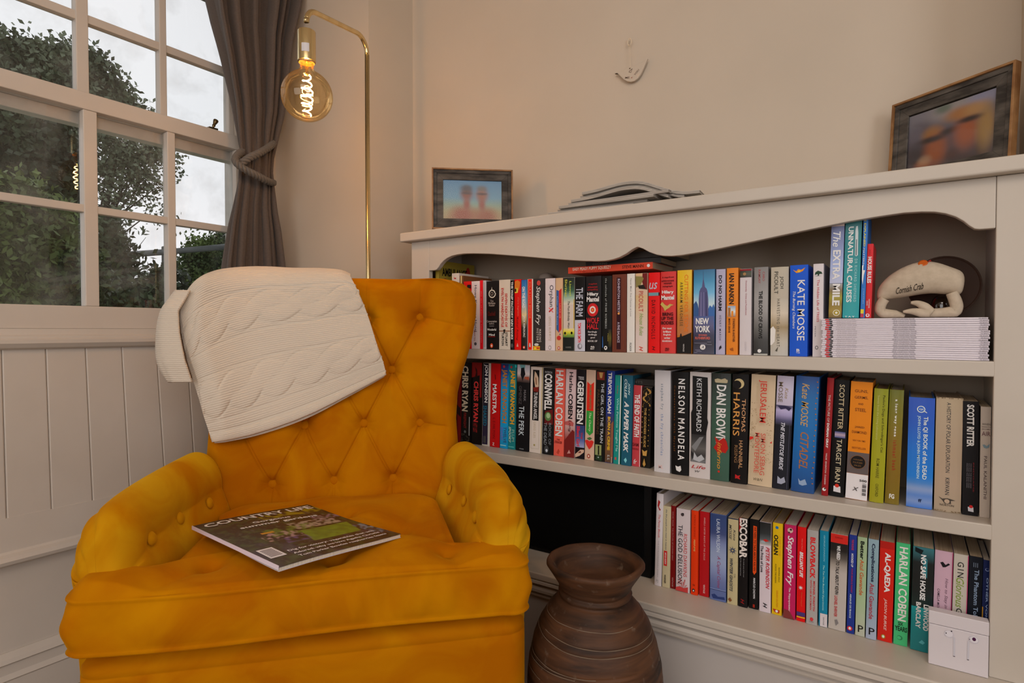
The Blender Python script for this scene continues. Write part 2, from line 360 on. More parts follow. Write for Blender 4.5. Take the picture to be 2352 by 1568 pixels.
md = o.modifiers.new('thick', 'SOLIDIFY'); md.thickness = .003
tie = empty('curtain_tie', (XC, 1.23, 1.6), label='thick twisted grey rope tie-back looped around the curtain', cat='tie-back')
ropem = mat('6e645a', rough=.6, sheen=.1, k=.55)
def rope(ctrl, r=.0105, strands=3, pitch=.040):
    P = [Vector(c) for c in ctrl]; pts = []
    for i in range(len(P)-1):
        p0 = P[max(i-1,0)]; p1 = P[i]; p2 = P[i+1]; p3 = P[min(i+2,len(P)-1)]
        for k in range(24):
            t = k/24; pts.append(.5*((2*p1)+(p2-p0)*t+(2*p0-5*p1+4*p2-p3)*t*t+(3*p1-p0-3*p2+p3)*t**3))
    pts.append(P[-1]); out = []; s = 0; up = Vector((1,0,0)); L_ = [0]
    for i in range(1, len(pts)): L_.append(L_[-1]+(pts[i]-pts[i-1]).length)
    for q in range(strands):
        pp = []
        for i, p in enumerate(pts):
            t = (pts[min(i+1,len(pts)-1)]-pts[max(i-1,0)]).normalized(); u = (up-t*up.dot(t)).normalized(); b = t.cross(u)
            a = 2*math.pi*(L_[i]/pitch+q/strands); pp.append(p+(u*math.cos(a)+b*math.sin(a))*r*.62)
        out.append(MB().tube(pp, r*.60, 10))
    return out
def tp(px, py, X): return onX(px, py, X)-Vector(tie.location)
path1 = [tp(630,322,-1.975), tp(624,333,-1.90), tp(600,349,-1.868), tp(575,361,-1.862), tp(556,374,-1.872), tp(552,384,-1.885)]
path2 = [tp(556,348,-1.92), tp(545,357,-1.895), tp(541,370,-1.878), tp(556,385,-1.862), tp(590,403,-1.858), tp(617,417,-1.88), tp(628,420,-1.95)]
for pth in (path1, path2):
    for mbs in rope(pth): mbs.build('rope_strand', ropem, tie, smooth=True)
# ------------------------------------------------------------------ floor lamp
brass = noisy('brushed_brass', (.72,.56,.28), (.85,.68,.38), 40, rough=.24, bump=.02, stretch=(1,1,.05), metal=1)
LB = Vector((-1.340, 1.003, 1.624)); LP = Vector((-1.405, 1.273, 0))
LP.z = -.05; LB0 = LB; LB = LB+Vector((0,0,0))
lamp = empty('floor_lamp', tuple(LP), label='slim brass floor lamp with a slanting arm and a big amber globe bulb', cat='floor lamp')
B = LB-LP
ptop = 1.955
def arc(p, q, r, n=8):
    pass
def fillet(pts, r, n=8):
    out = [Vector(pts[0])]
    for i in range(1, len(pts)-1):
        a, b, c = Vector(pts[i-1]), Vector(pts[i]), Vector(pts[i+1])
        d1 = (a-b).normalized(); d2 = (c-b).normalized(); ang = d1.angle(d2); t = r/math.tan(ang/2)
        s = b+d1*t; e = b+d2*t; ce = b+(d1+d2).normalized()*(r/math.sin(ang/2))
        v1 = s-ce; v2 = e-ce; tot = v1.angle(v2); ax = v1.cross(v2).normalized()
        for k in range(n+1): out.append(ce+Matrix.Rotation(tot*k/n, 3, ax) @ v1)
    out.append(Vector(pts[-1])); return out
MB().lathe([(.0,.0),(.135,.0),(.140,.006),(.138,.016),(.02,.020),(.012,.03),(.0,.03)], 48, cap=False).build('lamp_base', brass, lamp, smooth=False)
path = fillet([(0,0,.02),(0,0,ptop),(B.x,B.y,1.905),(B.x,B.y,LB.z+.255)], .045)
MB().tube([path[0], path[1]], .0072, 14).build('pole', brass, lamp, smooth=True)
MB().tube(path[1:], .0072, 14).build('lamp_arm', brass, lamp, smooth=True)
sz = LB.z+.05
sock = MB().lathe([(.0,sz+.170),(.0225,sz+.170),(.0235,sz+.168),(.0235,sz+.090),(.0215,sz+.089),(.0215,sz+.150)], 32, (B.x,B.y), cap=False).build('socket', brass, lamp)
autosmooth(sock, 35)
# small silver rating sticker on the socket
st = MB(); aa = [math.atan2(-B.y-LP.y, -B.x-LP.x)+d for d in np.linspace(-.75, .25, 9)]
ang0 = math.atan2(0-LB.y, 0-LB.x)
rws = [[(B.x+.0238*math.cos(ang0-.15+d), B.y+.0238*math.sin(ang0-.15+d), z) for d in np.linspace(-.42, .42, 10)] for z in (sz+.108, sz+.130)]
MB().loft(rws, False, False).build('sticker', mat('b0a8a4', rough=.3), sock)
bulb_glass = bpy.data.materials.new('amber_glass'); bulb_glass.use_nodes = True
N = bulb_glass.node_tree.nodes; L = bulb_glass.node_tree.links; N.remove(N['Principled BSDF'])
tr = N.new('ShaderNodeBsdfTransparent'); tr.inputs['Color'].default_value = (.99, .87, .64, 1)
gl = N.new('ShaderNodeBsdfGlossy'); gl.inputs['Roughness'].default_value = .02; gl.inputs['Color'].default_value = (1,.9,.75,1)
lw = N.new('ShaderNodeLayerWeight'); lw.inputs['Blend'].default_value = .28; ad = N.new('ShaderNodeMath'); ad.operation = 'MULTIPLY_ADD'; ad.inputs[1].default_value = .45; ad.inputs[2].default_value = .05
mx = N.new('ShaderNodeMixShader'); L.new(lw.outputs['Fresnel'], ad.inputs[0]); L.new(ad.outputs[0], mx.inputs['Fac'])
L.new(tr.outputs[0], mx.inputs[1]); L.new(gl.outputs[0], mx.inputs[2]); L.new(mx.outputs[0], N['Material Output'].inputs['Surface'])
R = .0665; prof = [(.0, sz-R)]
for k in range(1, 40):
    a = -math.pi/2+math.pi*k/44; prof.append((R*math.cos(a), sz+R*math.sin(a)))
prof += [(.019, sz+.070), (.0175, sz+.078), (.0175, sz+.092)]
bulb = MB().lathe(prof, 48, (B.x,B.y), cap=False).build('bulb', bulb_glass, lamp, smooth=True)
MB().lathe([(.0205,sz+.086),(.0205,sz+.092),(.018,sz+.095),(.018,sz+.10)], 24, (B.x,B.y), cap=False).build('bulb_cap', mat('c8a878', metal=.8, rough=.3), bulb, smooth=True)
fil = bpy.data.materials.new('glowing_filament'); fil.use_nodes = True
fil.node_tree.nodes['Principled BSDF'].inputs['Emission Color'].default_value = (1, .50, .15, 1)
fil.node_tree.nodes['Principled BSDF'].inputs['Emission Strength'].default_value = 250
pts = []
for i in range(170):
    t = i/169; a = 2*math.pi*5.2*t; rr = .0125-.0025*math.cos(2*math.pi*t)
    pts.append((B.x+rr*math.cos(a), B.y+rr*math.sin(a), sz+.052-.104*t))
MB().tube(pts, .0015, 6).build('filament', fil, bulb, smooth=True)
MB().tube([(B.x,B.y,sz+.09),(B.x,B.y,sz+.06),(B.x+.004,B.y,sz+.052)], [.005,.004,.002], 8).build('filament_stem', bulb_glass, bulb, smooth=True)

# ------------------------------------------------------------------ built-in bookcase in the alcove
YT = 1.335; YFr = 1.36; XL = -1.303; XRr = .181; ZT0, ZT1 = 1.275, 1.303
bc = empty('bookcase', (-.5525, YFr, .37), label='cream painted built-in bookcase with a scalloped top rail in the alcove', cat='bookcase')
OB = Vector(bc.location)
def bpart(name, mb, m=SHELFP, **k):
    mb.v = [(v[0]-OB.x, v[1]-OB.y, v[2]-OB.z) for v in mb.v]; return mb.build(name, m, bc, **k)
bpart('top_board', MB().box(-1.330, XRr, YT, 1.597, ZT0, ZT1), bevel=.004, seg=3)
bpart('side_panel', MB().box(XL, XL+.02, YFr+.018, 1.588, .37, ZT0))
bpart('side_panel', MB().box(.130, .150, YFr+.018, 1.588, .37, ZT0))
bpart('stile', MB().box(XL, -1.230, YFr, YFr+.018, .37, 1.2745), bevel=.0015)
bpart('stile', MB().box(.1255, XRr, YFr, YFr+.018, .37, 1.2745), bevel=.0015)
bpart('back_panel', MB().box(XL+.02, .13, 1.585, 1.596, .37, ZT0), m=BACKP)
# scalloped valance, symmetrical about its middle
half = [(.6775,1.182),(.655,1.182),(.648,1.1835),(.640,1.190),(.632,1.199),(.620,1.2085),(.605,1.216),(.588,1.221),(.568,1.2235),(.54,1.2245),(.50,1.222),(.45,1.2175),(.40,1.211),(.34,1.203),(.27,1.193),(.20,1.1835),(.15,1.1775),(.11,1.1740),(.085,1.1735),(.065,1.1755),(.048,1.1795),(.030,1.187),(.014,1.1965),(.004,1.2005),(0,1.2015)]
cx = -.5525
low = [(cx-a, z) for a, z in half]+[(cx+a, z) for a, z in half[::-1][1:]]
out = low+[(cx+.6775, 1.2745), (cx-.6775, 1.2745)]
vm = MB().prism(out, YFr+.0008, YFr+.0185, 'y')
bpart('valance', vm, bevel=.0015)
for z0, z1 in ((.915,.943),(.619,.647)):
    bpart('shelf', MB().box(-1.283, .130, YFr+.0005, 1.585, z0, z1), bevel=.0025, seg=2)
# bottom board with moulded nosing over the boxed-in base
bpart('bottom_board', MB().box(-1.520, XRr, 1.287, 1.585, .352, .3698), bevel=.003)
def base_prism(prof): return MB().prism([(p[0], p[1]) for p in prof], 0, 1, 'x')
def xprism(name, prof, x0, x1, m):
    mb = MB().prism(prof, x0, x1, 'x'); return mb
pr = [(1.40,.3515),(1.294,.3515),(1.289,.348),(1.289,.341),(1.302,.338),(1.309,.333),(1.300,.329),(1.298,.322),(1.300,.314),(1.312,.311),(1.315,.306),(1.310,.303),(1.311,.298),(1.324,.295),(1.324,.288),(1.40,.288)]
bpart('base_moulding', MB().prism(pr, -1.520, .182, 'x'), m=TRIM)
bpart('base_panel', MB().box(-1.520, .182, 1.3265, 1.39, -.05, .289), m=noisy('base_paint', (.54,.495,.465), (.575,.53,.50), 4, rough=.5, bump=.04))
# boards lining the alcove beside the bookcase
# ------------------------------------------------------------------ black cabinet in the bottom bay
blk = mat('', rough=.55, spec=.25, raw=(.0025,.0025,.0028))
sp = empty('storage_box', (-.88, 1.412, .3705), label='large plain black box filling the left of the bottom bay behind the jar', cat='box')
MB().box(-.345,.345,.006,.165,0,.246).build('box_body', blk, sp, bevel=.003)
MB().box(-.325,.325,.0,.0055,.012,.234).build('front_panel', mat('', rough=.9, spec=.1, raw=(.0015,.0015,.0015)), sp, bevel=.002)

# ------------------------------------------------------------------ carved jar
jm = bpy.data.materials.new('dark_carved_wood'); jm.use_nodes = True
N = jm.node_tree.nodes; L = jm.node_tree.links; b = N['Principled BSDF']
t = N.new('ShaderNodeTexCoord'); mp = N.new('ShaderNodeMapping'); mp.inputs['Scale'].default_value = (1.2,1.2,9)
n = N.new('ShaderNodeTexNoise'); n.inputs['Scale'].default_value = 5; n.inputs['Detail'].default_value = 8; n.inputs['Distortion'].default_value = .6
r = N.new('ShaderNodeValToRGB'); r.color_ramp.elements[0].position = .32; r.color_ramp.elements[1].position = .68
r.color_ramp.elements[0].color = (.020,.012,.009,1); r.color_ramp.elements[1].color = (.135,.058,.026,1)
L.new(t.outputs['Object'], mp.inputs[0]); L.new(mp.outputs[0], n.inputs['Vector']); L.new(n.outputs['Fac'], r.inputs['Fac'])
n2 = N.new('ShaderNodeTexNoise'); n2.inputs['Scale'].default_value = 48; n2.inputs['Detail'].default_value = 5
r2 = N.new('ShaderNodeValToRGB'); r2.color_ramp.elements[0].position = .63; r2.color_ramp.elements[1].position = .74; r2.color_ramp.elements[0].color = (0,0,0,1); r2.color_ramp.elements[1].color = (.5,.5,.5,1)
L.new(t.outputs['Object'], n2.inputs['Vector']); L.new(n2.outputs['Fac'], r2.inputs['Fac'])
m1 = N.new('ShaderNodeMixRGB'); m1.inputs['Color2'].default_value = (.20,.15,.11,1); L.new(r2.outputs['Color'], m1.inputs['Fac']); L.new(r.outputs['Color'], m1.inputs['Color1'])
L.new(m1.outputs[0], b.inputs['Base Color'])
bp = N.new('ShaderNodeBump'); bp.inputs['Strength'].default_value = .5; bp.inputs['Distance'].default_value = .003; L.new(n.outputs['Fac'], bp.inputs['Height']); L.new(bp.outputs[0], b.inputs['Normal'])
b.inputs['Roughness'].default_value = .55; b.inputs['Specular IOR Level'].default_value = .25
jar = empty('carved_jar', (-.550, 1.128, -.05), label='dark brown carved wooden jar with a flared neck, on the floor beside the armchair', cat='jar')
body = [(.080,-.05),(.090,-.04),(.112,.03),(.121,.065),(.134,.12),(.1425,.18),(.1445,.22),(.1435,.26),(.139,.305),(.130,.345),(.117,.380),(.100,.408),(.086,.424),(.078,.432),(.0705,.434),(.0715,.437),(.0765,.439),(.078,.443),(.076,.447),(.072,.449),(.0725,.452),(.076,.455),(.078,.459),(.0785,.463),(.084,.472),(.0925,.485),(.099,.495),(.1035,.502),(.1035,.507),(.101,.510),(.096,.5105),(.091,.507),(.086,.500),(.079,.487),(.070,.473),(.060,.463),(.048,.458),(.02,.456)]
grooves = [.408,.395,.376,.368,.330,.318,.290,.262,.245,.225,.205,.19,.15]
# finer profile with scratched grooves
body = [(r_, z_+.05) for r_, z_ in body]; grooves = [g+.05 for g in grooves]
pf = []
for (r0, z0), (r1, z1) in zip(body[:-1], body[1:]):
    k = max(1, int(abs(z1-z0)/.0022) if len(pf) < 400 and z1 >= z0 else 1)
    for q in range(k): pf.append((r0+(r1-r0)*q/k, z0+(z1-z0)*q/k))
pf.append(body[-1]); peak = max(range(len(pf)), key=lambda i: pf[i][1])
rows = []
for i, (rr, zz) in enumerate(pf):
    row = []
    for k in range(96):
        a = 2*math.pi*k/96; z = zz; d = 0
        if i < peak and zz < .475:
            for gi, g in enumerate(grooves):
                gz = g+.004*math.sin(a+gi*1.7)+.0015*math.sin(3*a+gi)
                d -= .0016*math.exp(-((zz-gz)/.0016)**2)
        d += .0006*math.sin(3*a+zz*9)+.0005*math.sin(5*a+zz*20+1)+.0004*math.sin(11*a-zz*60)
        row.append(((rr+d)*math.cos(a), (rr+d)*math.sin(a), z+(.0007*math.sin(3*a+1) if zz > .5 else 0)))
    rows.append(row)
jb = MB().loft(rows, True, True).build('jar_body', jm, jar, smooth=True)
lightw = mat('', rough=.8, raw=(.22,.16,.11))
for g in [q+.05 for q in (.408,.376,.368,.330,.318,.290,.262,.245,.225,.205,.19)]:
    gi = min(range(len(grooves)), key=lambda q: abs(grooves[q]-g)); pts = []
    a0 = random.uniform(0, 6.28); span = random.uniform(3.6, 6.0)
    for k in range(110):
        a = a0+span*k/109; gz = g+.004*math.sin(a+gi*1.7)+.0015*math.sin(3*a+gi)
        rr = float(np.interp(gz, [p[1] for p in body[:14]], [p[0] for p in body[:14]]))-.0010
        rr += .0006*math.sin(3*a+gz*9)+.0005*math.sin(5*a+gz*20+1)+.0004*math.sin(11*a-gz*60)
        pts.append((rr*math.cos(a), rr*math.sin(a), gz))
    MB().tube(pts, [.0005+.0004*abs(math.sin(k*.21+gi)) for k in range(110)], 5).build('scratched_ring', lightw, jar)

# ------------------------------------------------------------------ framed photographs
def blur_photo(w_, h_, blobs, bgf, nx=60, ny=42):
    U, V = np.meshgrid(np.linspace(0, 1, nx), np.linspace(0, 1, ny)); col = bgf(U, V)
    for (u, v, ru, rv, c, s) in blobs:
        k = np.clip(1.25-np.sqrt(((U-u)/ru)**2+((V-v)/rv)**2), 0, 1)
        k = (k*k*(3-2*k))*s; c = np.array(alb(c, .55)); col = col*(1-k[..., None])+c*k[..., None]
    vs = [((x-.5)*w_, 0, (1-y)*h_) for y in np.linspace(0, 1, ny) for x in np.linspace(0, 1, nx)]
    fs = [(j*nx+i, j*nx+i+1, (j+1)*nx+i+1, (j+1)*nx+i) for j in range(ny-1) for i in range(nx-1)]
    me = bpy.data.meshes.new('photo_print'); me.from_pydata(vs, [], fs); me.update(); setcol(me, col.reshape(-1, 3)); return me
def vgrad(stops):
    S = [(v, np.array(alb(c, .6))) for v, c in stops]
    def f(U, V):
        o = np.zeros(U.shape+(3,))
        for k in range(3): o[..., k] = np.interp(V, [s[0] for s in S], [s[1][k] for s in S])
        return o
    return f
fw_in = noisy('distressed_grey_wood', (.035,.030,.026), (.12,.105,.09), 60, rough=.7, stretch=(.3,1,1), bump=.4)
fw_edge = noisy('gilt_brown_edge', (.22,.10,.035), (.38,.20,.08), 30, rough=.45, bump=.1)
def picture_frame(loc, rz, lean, w_, h_, label, me, thick=.018, bar=.034):
    f = empty('picture_frame', loc, (lean, 0, rz), label=label, cat='picture frame')
    e = .0045
    def ring(x0, z0, x1, z1, t, ya, yb, name, m):
        mb = MB()
        P = [(x0,z0),(x1,z0),(x1,z1),(x0,z1)]; Q = [(x0+t,z0+t),(x1-t,z0+t),(x1-t,z1-t),(x0+t,z1-t)]
        for i in range(4):
            j = (i+1) % 4
            one = MB().prism([P[i], P[j], Q[j], Q[i]], ya, yb, 'y'); one.build(name, m, f, bevel=.0006)
    ring(-w_/2, 0, w_/2, h_, e, -.018+.018-thick, .0, 'outer_edge', fw_edge)
    ring(-w_/2+e, e, w_/2-e, h_-e, .010, -thick+.0045, 0, 'frame_step', fw_in)
    ring(-w_/2+e+.010, e+.010, w_/2-e-.010, h_-e-.010, bar-.0145, -thick+.007, 0, 'frame_bar', fw_in)
    p = link('photo_print', me, painted, f); p.location = (0, -.0065, bar)
    MB().box(-w_/2+e, w_/2-e, -.001, .001, e, h_-e).build('backing_board', mat('6a4a30', rough=.8), f)
    MB().prism([(.002,h_*.72),(.002,h_*.70),(.05,.004),(.054,.004)], -.018, .018, 'x').build('easel_strut', mat('6a4a30', rough=.8), f)
    g = MB().box(-w_/2+bar, w_/2-bar, -.0079, -.0072, bar, h_-bar).build('glazing', glass_clear, f)
    return f
glass_clear = bpy.data.materials.new('picture_glass'); glass_clear.use_nodes = True
N = glass_clear.node_tree.nodes; L = glass_clear.node_tree.links; N.remove(N['Principled BSDF'])
tr = N.new('ShaderNodeBsdfTransparent'); gl = N.new('ShaderNodeBsdfGlossy'); gl.inputs['Roughness'].default_value = .02
fr = N.new('ShaderNodeFresnel'); fr.inputs['IOR'].default_value = 1.15; mx = N.new('ShaderNodeMixShader')
L.new(fr.outputs[0], mx.inputs['Fac']); L.new(tr.outputs[0], mx.inputs[1]); L.new(gl.outputs[0], mx.inputs[2]); L.new(mx.outputs[0], N['Material Output'].inputs['Surface'])
pl = Vector((-1.208, 1.350)); pr_ = Vector((-1.022, 1.512)); d = (pr_-pl); wd = d.length
me1 = blur_photo(wd-.068, .187-.068, [(.40,.36,.13,.22,'8a4830',1),(.66,.38,.13,.22,'a05c3c',1),(.40,.20,.13,.12,'3a3030',.9),(.66,.20,.12,.10,'6a5848',.8),(.40,.33,.12,.04,'38282a',.9),(.66,.34,.12,.04,'38282a',.9),(.34,.9,.28,.30,'a85a3c',1),(.72,.92,.26,.28,'a8603c',1),(.40,.62,.07,.2,'a05038',1),(.66,.62,.07,.2,'a05038',1)],
                 vgrad([(0,'4a80a0'),(.45,'6f98a8'),(.62,'8fa088'),(.8,'b0a070'),(1,'b89868')]))
picture_frame(((pl.x+pr_.x)/2, (pl.y+pr_.y)/2, ZT1+.0005), math.atan2(d.y, d.x), math.radians(-3), wd, .187,
              'dark wood photo frame with a couple under blue sky, on the left bookcase end', me1)
pl = Vector((-.036, 1.560)); pr_ = Vector((.158, 1.424)); d = (pr_-pl); wd2 = d.length
me2 = blur_photo(wd2-.068, .19-.068, [(.15,.35,.2,.2,'6a6068',.8),(.1,.75,.2,.25,'3a3236',.9),(.55,.1,.35,.2,'b0a49c',.8),(.85,.08,.2,.15,'9a98b0',.8),(.42,.05,.12,.1,'5a7058',.7),(.30,.42,.15,.16,'b07838',.9),(.35,.70,.17,.35,'a85a2c',1),(.30,.52,.22,.07,'3a2a26',1),(.50,.46,.14,.07,'3a2a26',1),(.70,.55,.18,.34,'b06038',1),(.62,.22,.22,.14,'b87838',.9),(.90,.55,.12,.45,'b08850',1),(.78,.22,.16,.14,'c09058',.9),(.72,.36,.16,.06,'3a2c28',1),(.55,.85,.08,.1,'5a3a34',.8),(.2,.92,.12,.1,'b06a48',.9),(.22,.85,.1,.1,'c8a078',.6)],
                 vgrad([(0,'8a8488'),(.5,'5a5058'),(1,'4a3a38')]))
picture_frame(((pl.x+pr_.x)/2, (pl.y+pr_.y)/2, ZT1+.0005), math.atan2(d.y, d.x), math.radians(-4), wd2, .192,
              'dark wood photo frame with two close faces, on the right bookcase end', me2)

# ------------------------------------------------------------------ drooping magazines on top
pgw = noisy('thin_pages', (.30,.27,.235), (.52,.47,.41), 500, rough=.7, bump=.1, stretch=(.02,.02,1))
def droop_mag(i, n, loc, rz, w_, d_, t, lift, label):
    # x: across (spine at left), y: depth
    m = empty('magazine', loc, (0, 0, rz), label=label, cat='magazine', group='magazines piled on top of the bookcase')
    def surf(z0, z1, name, mt, x0, x1):
        nx, ny = 22, 8; mb = MB(); rows = []
        for zt in (z0, z1):
            pass
        top = [[(x0+(x1-x0)*a/nx, d_*b_/ny, z1+lift((x0+(x1-x0)*a/nx)/w_, b_/ny)) for b_ in range(ny+1)] for a in range(nx+1)]
        bot = [[(p[0], p[1], p[2]-(z1-z0)) for p in r_] for r_ in top]
        n_ = ny+1
        for g in (top, bot):
            for r_ in g: mb.v += r_
        off = (nx+1)*n_
        for a in range(nx):
            for b_ in range(ny):
                q = a*n_+b_; mb.f += [(q, q+1, q+n_+1, q+n_), (off+q, off+q+n_, off+q+n_+1, off+q+1)]
        for a in range(nx):
            q = a*n_; mb.f.append((q, q+n_, off+q+n_, off+q)); q = a*n_+ny; mb.f.append((q+n_, q, off+q, off+q+n_))
        for b_ in range(ny):
            q = b_; mb.f.append((q+1, q, off+q, off+q+1)); q = nx*n_+b_; mb.f.append((q, q+1, off+q+1, off+q))
        return mb.build(name, mt, m, smooth=False)
    surf(0, t*.12, 'back_cover', mat('6c6258' if i % 2 else '8a8074', rough=.4), 0, w_)
    surf(t*.13, t*.86, 'pages', pgw, .001, w_-.001)
    surf(t*.87, t, 'front_cover', mat(['a0968a','6a6258','948a7e','80766c','9c9284','6c645c','9a9084'][i % 7], rough=.35), 0, w_)
ordn = ['bottom','second from bottom','third from bottom','middle','third from top','second from top','topmost']
zz = ZT1+.0005
for i in range(7):
    t = .0066 if i < 4 else .0068
    L0 = onZ(1268+i*5, 480-i*5.5, zz+.0)  # stepped left edges
    x0 = -.800+.016*i+.006*(i % 2)
    if i < 4:
        lift = lambda u, v, i=i: 0.0
        droop_mag(i, 7, (x0, 1.352+.012*(i % 2), zz), math.radians(3-1.2*i), .235+.012*i, .19, t, lift, ordn[i]+' magazine of the pile on top of the bookcase, lying flat')
    else:
        w_ = (-.478, -.445, -.408)[i-4]-x0
        if i == 4: H4 = zz-ZT1-.0015
        def lift(u, v, i=i, x0=x0, w_=w_, H4=H4):
            xx = x0+u*w_; s = min(1, max(0, (xx+.560)/.125)); s = s*s*(3-2*s)
            return .014*math.exp(-((xx+.585)/.075)**2)-H4*s
        droop_mag(i, 7, (x0, 1.360+.010*(i % 2), zz), math.radians(2+1.5*(i-4)), w_, .19, t, lift, ordn[i]+' magazine of the pile on top of the bookcase, arching over')
    zz += t+.0004

# ------------------------------------------------------------------ ceramic bird ornament on the wall
hang = Vector(onY(1448, 160, 1.590))
bird = empty('bird_ornament', tuple(hang), label='small cream ceramic bird hanging on the wall by a thread', cat='ornament')
pts = [(1412,171),(1416,169),(1422,172),(1428,178),(1434,184),(1442,188),(1450,189),(1458,187),(1466,181),(1473,171),(1480,156),(1489,135),(1476,143),(1464,150),(1454,153),(1446,154),(1438,158),(1430,164),(1422,166)]
pp = [(onY(a, b_, 1.590)-hang) for a, b_ in pts]
bm_ = mat('b8a488', rough=.45, k=1.0)
MB().prism([(p.x, p.z) for p in pp], -.004, .003, 'y').build('bird_body', WALL, bird, bevel=.0015)
th = onY(1447, 104, 1.592)-hang
MB().tube([(0,-.0045,-.004),(th.x-.001,-.004,th.z)], .0004, 5).build('thread', bm_, bird)
MB().tube([(.003,-.0045,-.003),(th.x+.003,-.004,th.z)], .0004, 5).build('thread', bm_, bird)
MB().tube([th+Vector((.0055*math.cos(a), -.003, .010*math.sin(a)+.008)) for a in np.linspace(0, 2*math.pi, 20)[:-1]], .0013, 6, closed=True).build('hanging_ring', bm_, bird, smooth=True)
# ------------------------------------------------------------------ lettering as thin print
_tc = {}
def text_geo(s, flags=''):
    key = (s, flags)
    if key in _tc: return _tc[key]
    c = bpy.data.curves.new('t', 'FONT'); c.body = s; c.resolution_u = 2; c.size = 1
    if not any(q in flags for q in 'bB'): c.offset = .006
    if 'b' in flags: c.offset = .022
    if 'B' in flags: c.offset = .036
    if 'i' in flags: c.shear = .28
    if 'w' in flags: c.space_character = 1.35
    if 't' in flags: c.space_character = .88
    c.fill_mode = 'FRONT' if hasattr(c, 'fill_mode') else c.fill_mode
    o = bpy.data.objects.new('t', c); COL.objects.link(o)
    dg = bpy.context.evaluated_depsgraph_get(); me = bpy.data.meshes.new_from_object(o.evaluated_get(dg))
    v = [tuple(x.co) for x in me.vertices]; f = [tuple(p.vertices) for p in me.polygons]
    bpy.data.objects.remove(o); bpy.data.curves.remove(c); bpy.data.meshes.remove(me)
    xs = [p[0] for p in v]; ysn = [p[1] for p in v]; x0, x1, y0, y1 = min(xs), max(xs), min(ysn), max(ysn)
    v = [((p[0]-x0)/(x1-x0), (p[1]-y0)/max(1e-6, y1-y0)) for p in v]
    _tc[key] = (v, f); return _tc[key]
def print_mat(c): return mat(c, rough=.42, spec=.2, k=1.06)

class Spine:
    """decor on a spine: u 0..1 left to right, v 0..1 top to bottom; y(u) follows the rounding"""
    def __init__(s, w, h, bulge, tx=None): s.w = w; s.h = h; s.b = bulge; s.layer = 0; s.parts = {}
    def y(s, u, l): return -s.b*(1-(2*u-1)**2)-.00018-.00012*l
    def put(s, kind, col, uv, faces, cols=None):
        s.layer += 1; k = (kind, col) if cols is None else (kind, 'G%d' % s.layer)
        mb, cc = s.parts.setdefault(k, (MB(), []))
        us_ = [u for u, v in uv]; lo, hi = min(us_), max(us_)
        if lo <= .03 and hi >= .97 and kind in ('spine_print', 'spine_panel'): ys_ = [s.y(u, s.layer) for u in us_]
        else:       # ink lies flat just proud of the highest point of the rounding it crosses
            top_ = s.y(.5 if lo < .5 < hi else (lo if abs(lo-.5) < abs(hi-.5) else hi), s.layer); ys_ = [top_]*len(us_)
        mb.add([(u*s.w, y_, (1-v)*s.h) for (u, v), y_ in zip(uv, ys_)], faces)
        if cols is not None: cc += cols
    def grid(s, kind, col, u0, v0, u1, v1, stops=None, horiz=False):
        nu = 6; nv = 1 if stops is None else max(6, 4*len(stops)); uv = []; cs = []
        for j in range(nv+1):
            for i in range(nu+1):
                uv.append((u0+(u1-u0)*i/nu, v0+(v1-v0)*j/nv))
                if stops:
                    t = j/nv*(len(stops)-1); k = min(int(t), len(stops)-2); fr_ = t-k
                    cs.append([stops[k][q]*(1-fr_)+stops[k+1][q]*fr_ for q in range(3)])
        f = [(j*(nu+1)+i, (j+1)*(nu+1)+i, (j+1)*(nu+1)+i+1, j*(nu+1)+i+1) for j in range(nv) for i in range(nu)]
        s.put(kind, col, uv, f, cs if stops else None)
    def poly(s, col, pts): s.put('emblem', col, pts, [tuple(range(len(pts)))[::-1]])
    def disc(s, col, u, v, r, asp=1.0, n=20):
        # r in fraction of width, true circle times asp in height
        s.poly(col, [(u+r*math.cos(2*math.pi*i/n), v+r*asp*s.w/s.h*math.sin(2*math.pi*i/n)) for i in range(n)])
    def text(s, body, u0, u1, v0, v1, col, fl=''):
        tv, tf = text_geo(body, fl.replace('h', ''))
        if 'h' in fl: uv = [(u0+(u1-u0)*a, v1-(v1-v0)*b_) for a, b_ in tv]
        else: uv = [(u0+(u1-u0)*b_, v0+(v1-v0)*a) for a, b_ in tv]
        s.put('lettering', col, uv, tf)
    def build(s, parent):
        for (kind, c), (mb, cc) in s.parts.items():
            me = mb.mesh(kind, fix=False)
            if cc: setcol(me, np.array(cc)); link(kind, me, painted, parent)
            else: link(kind, me, print_mat(c), parent)

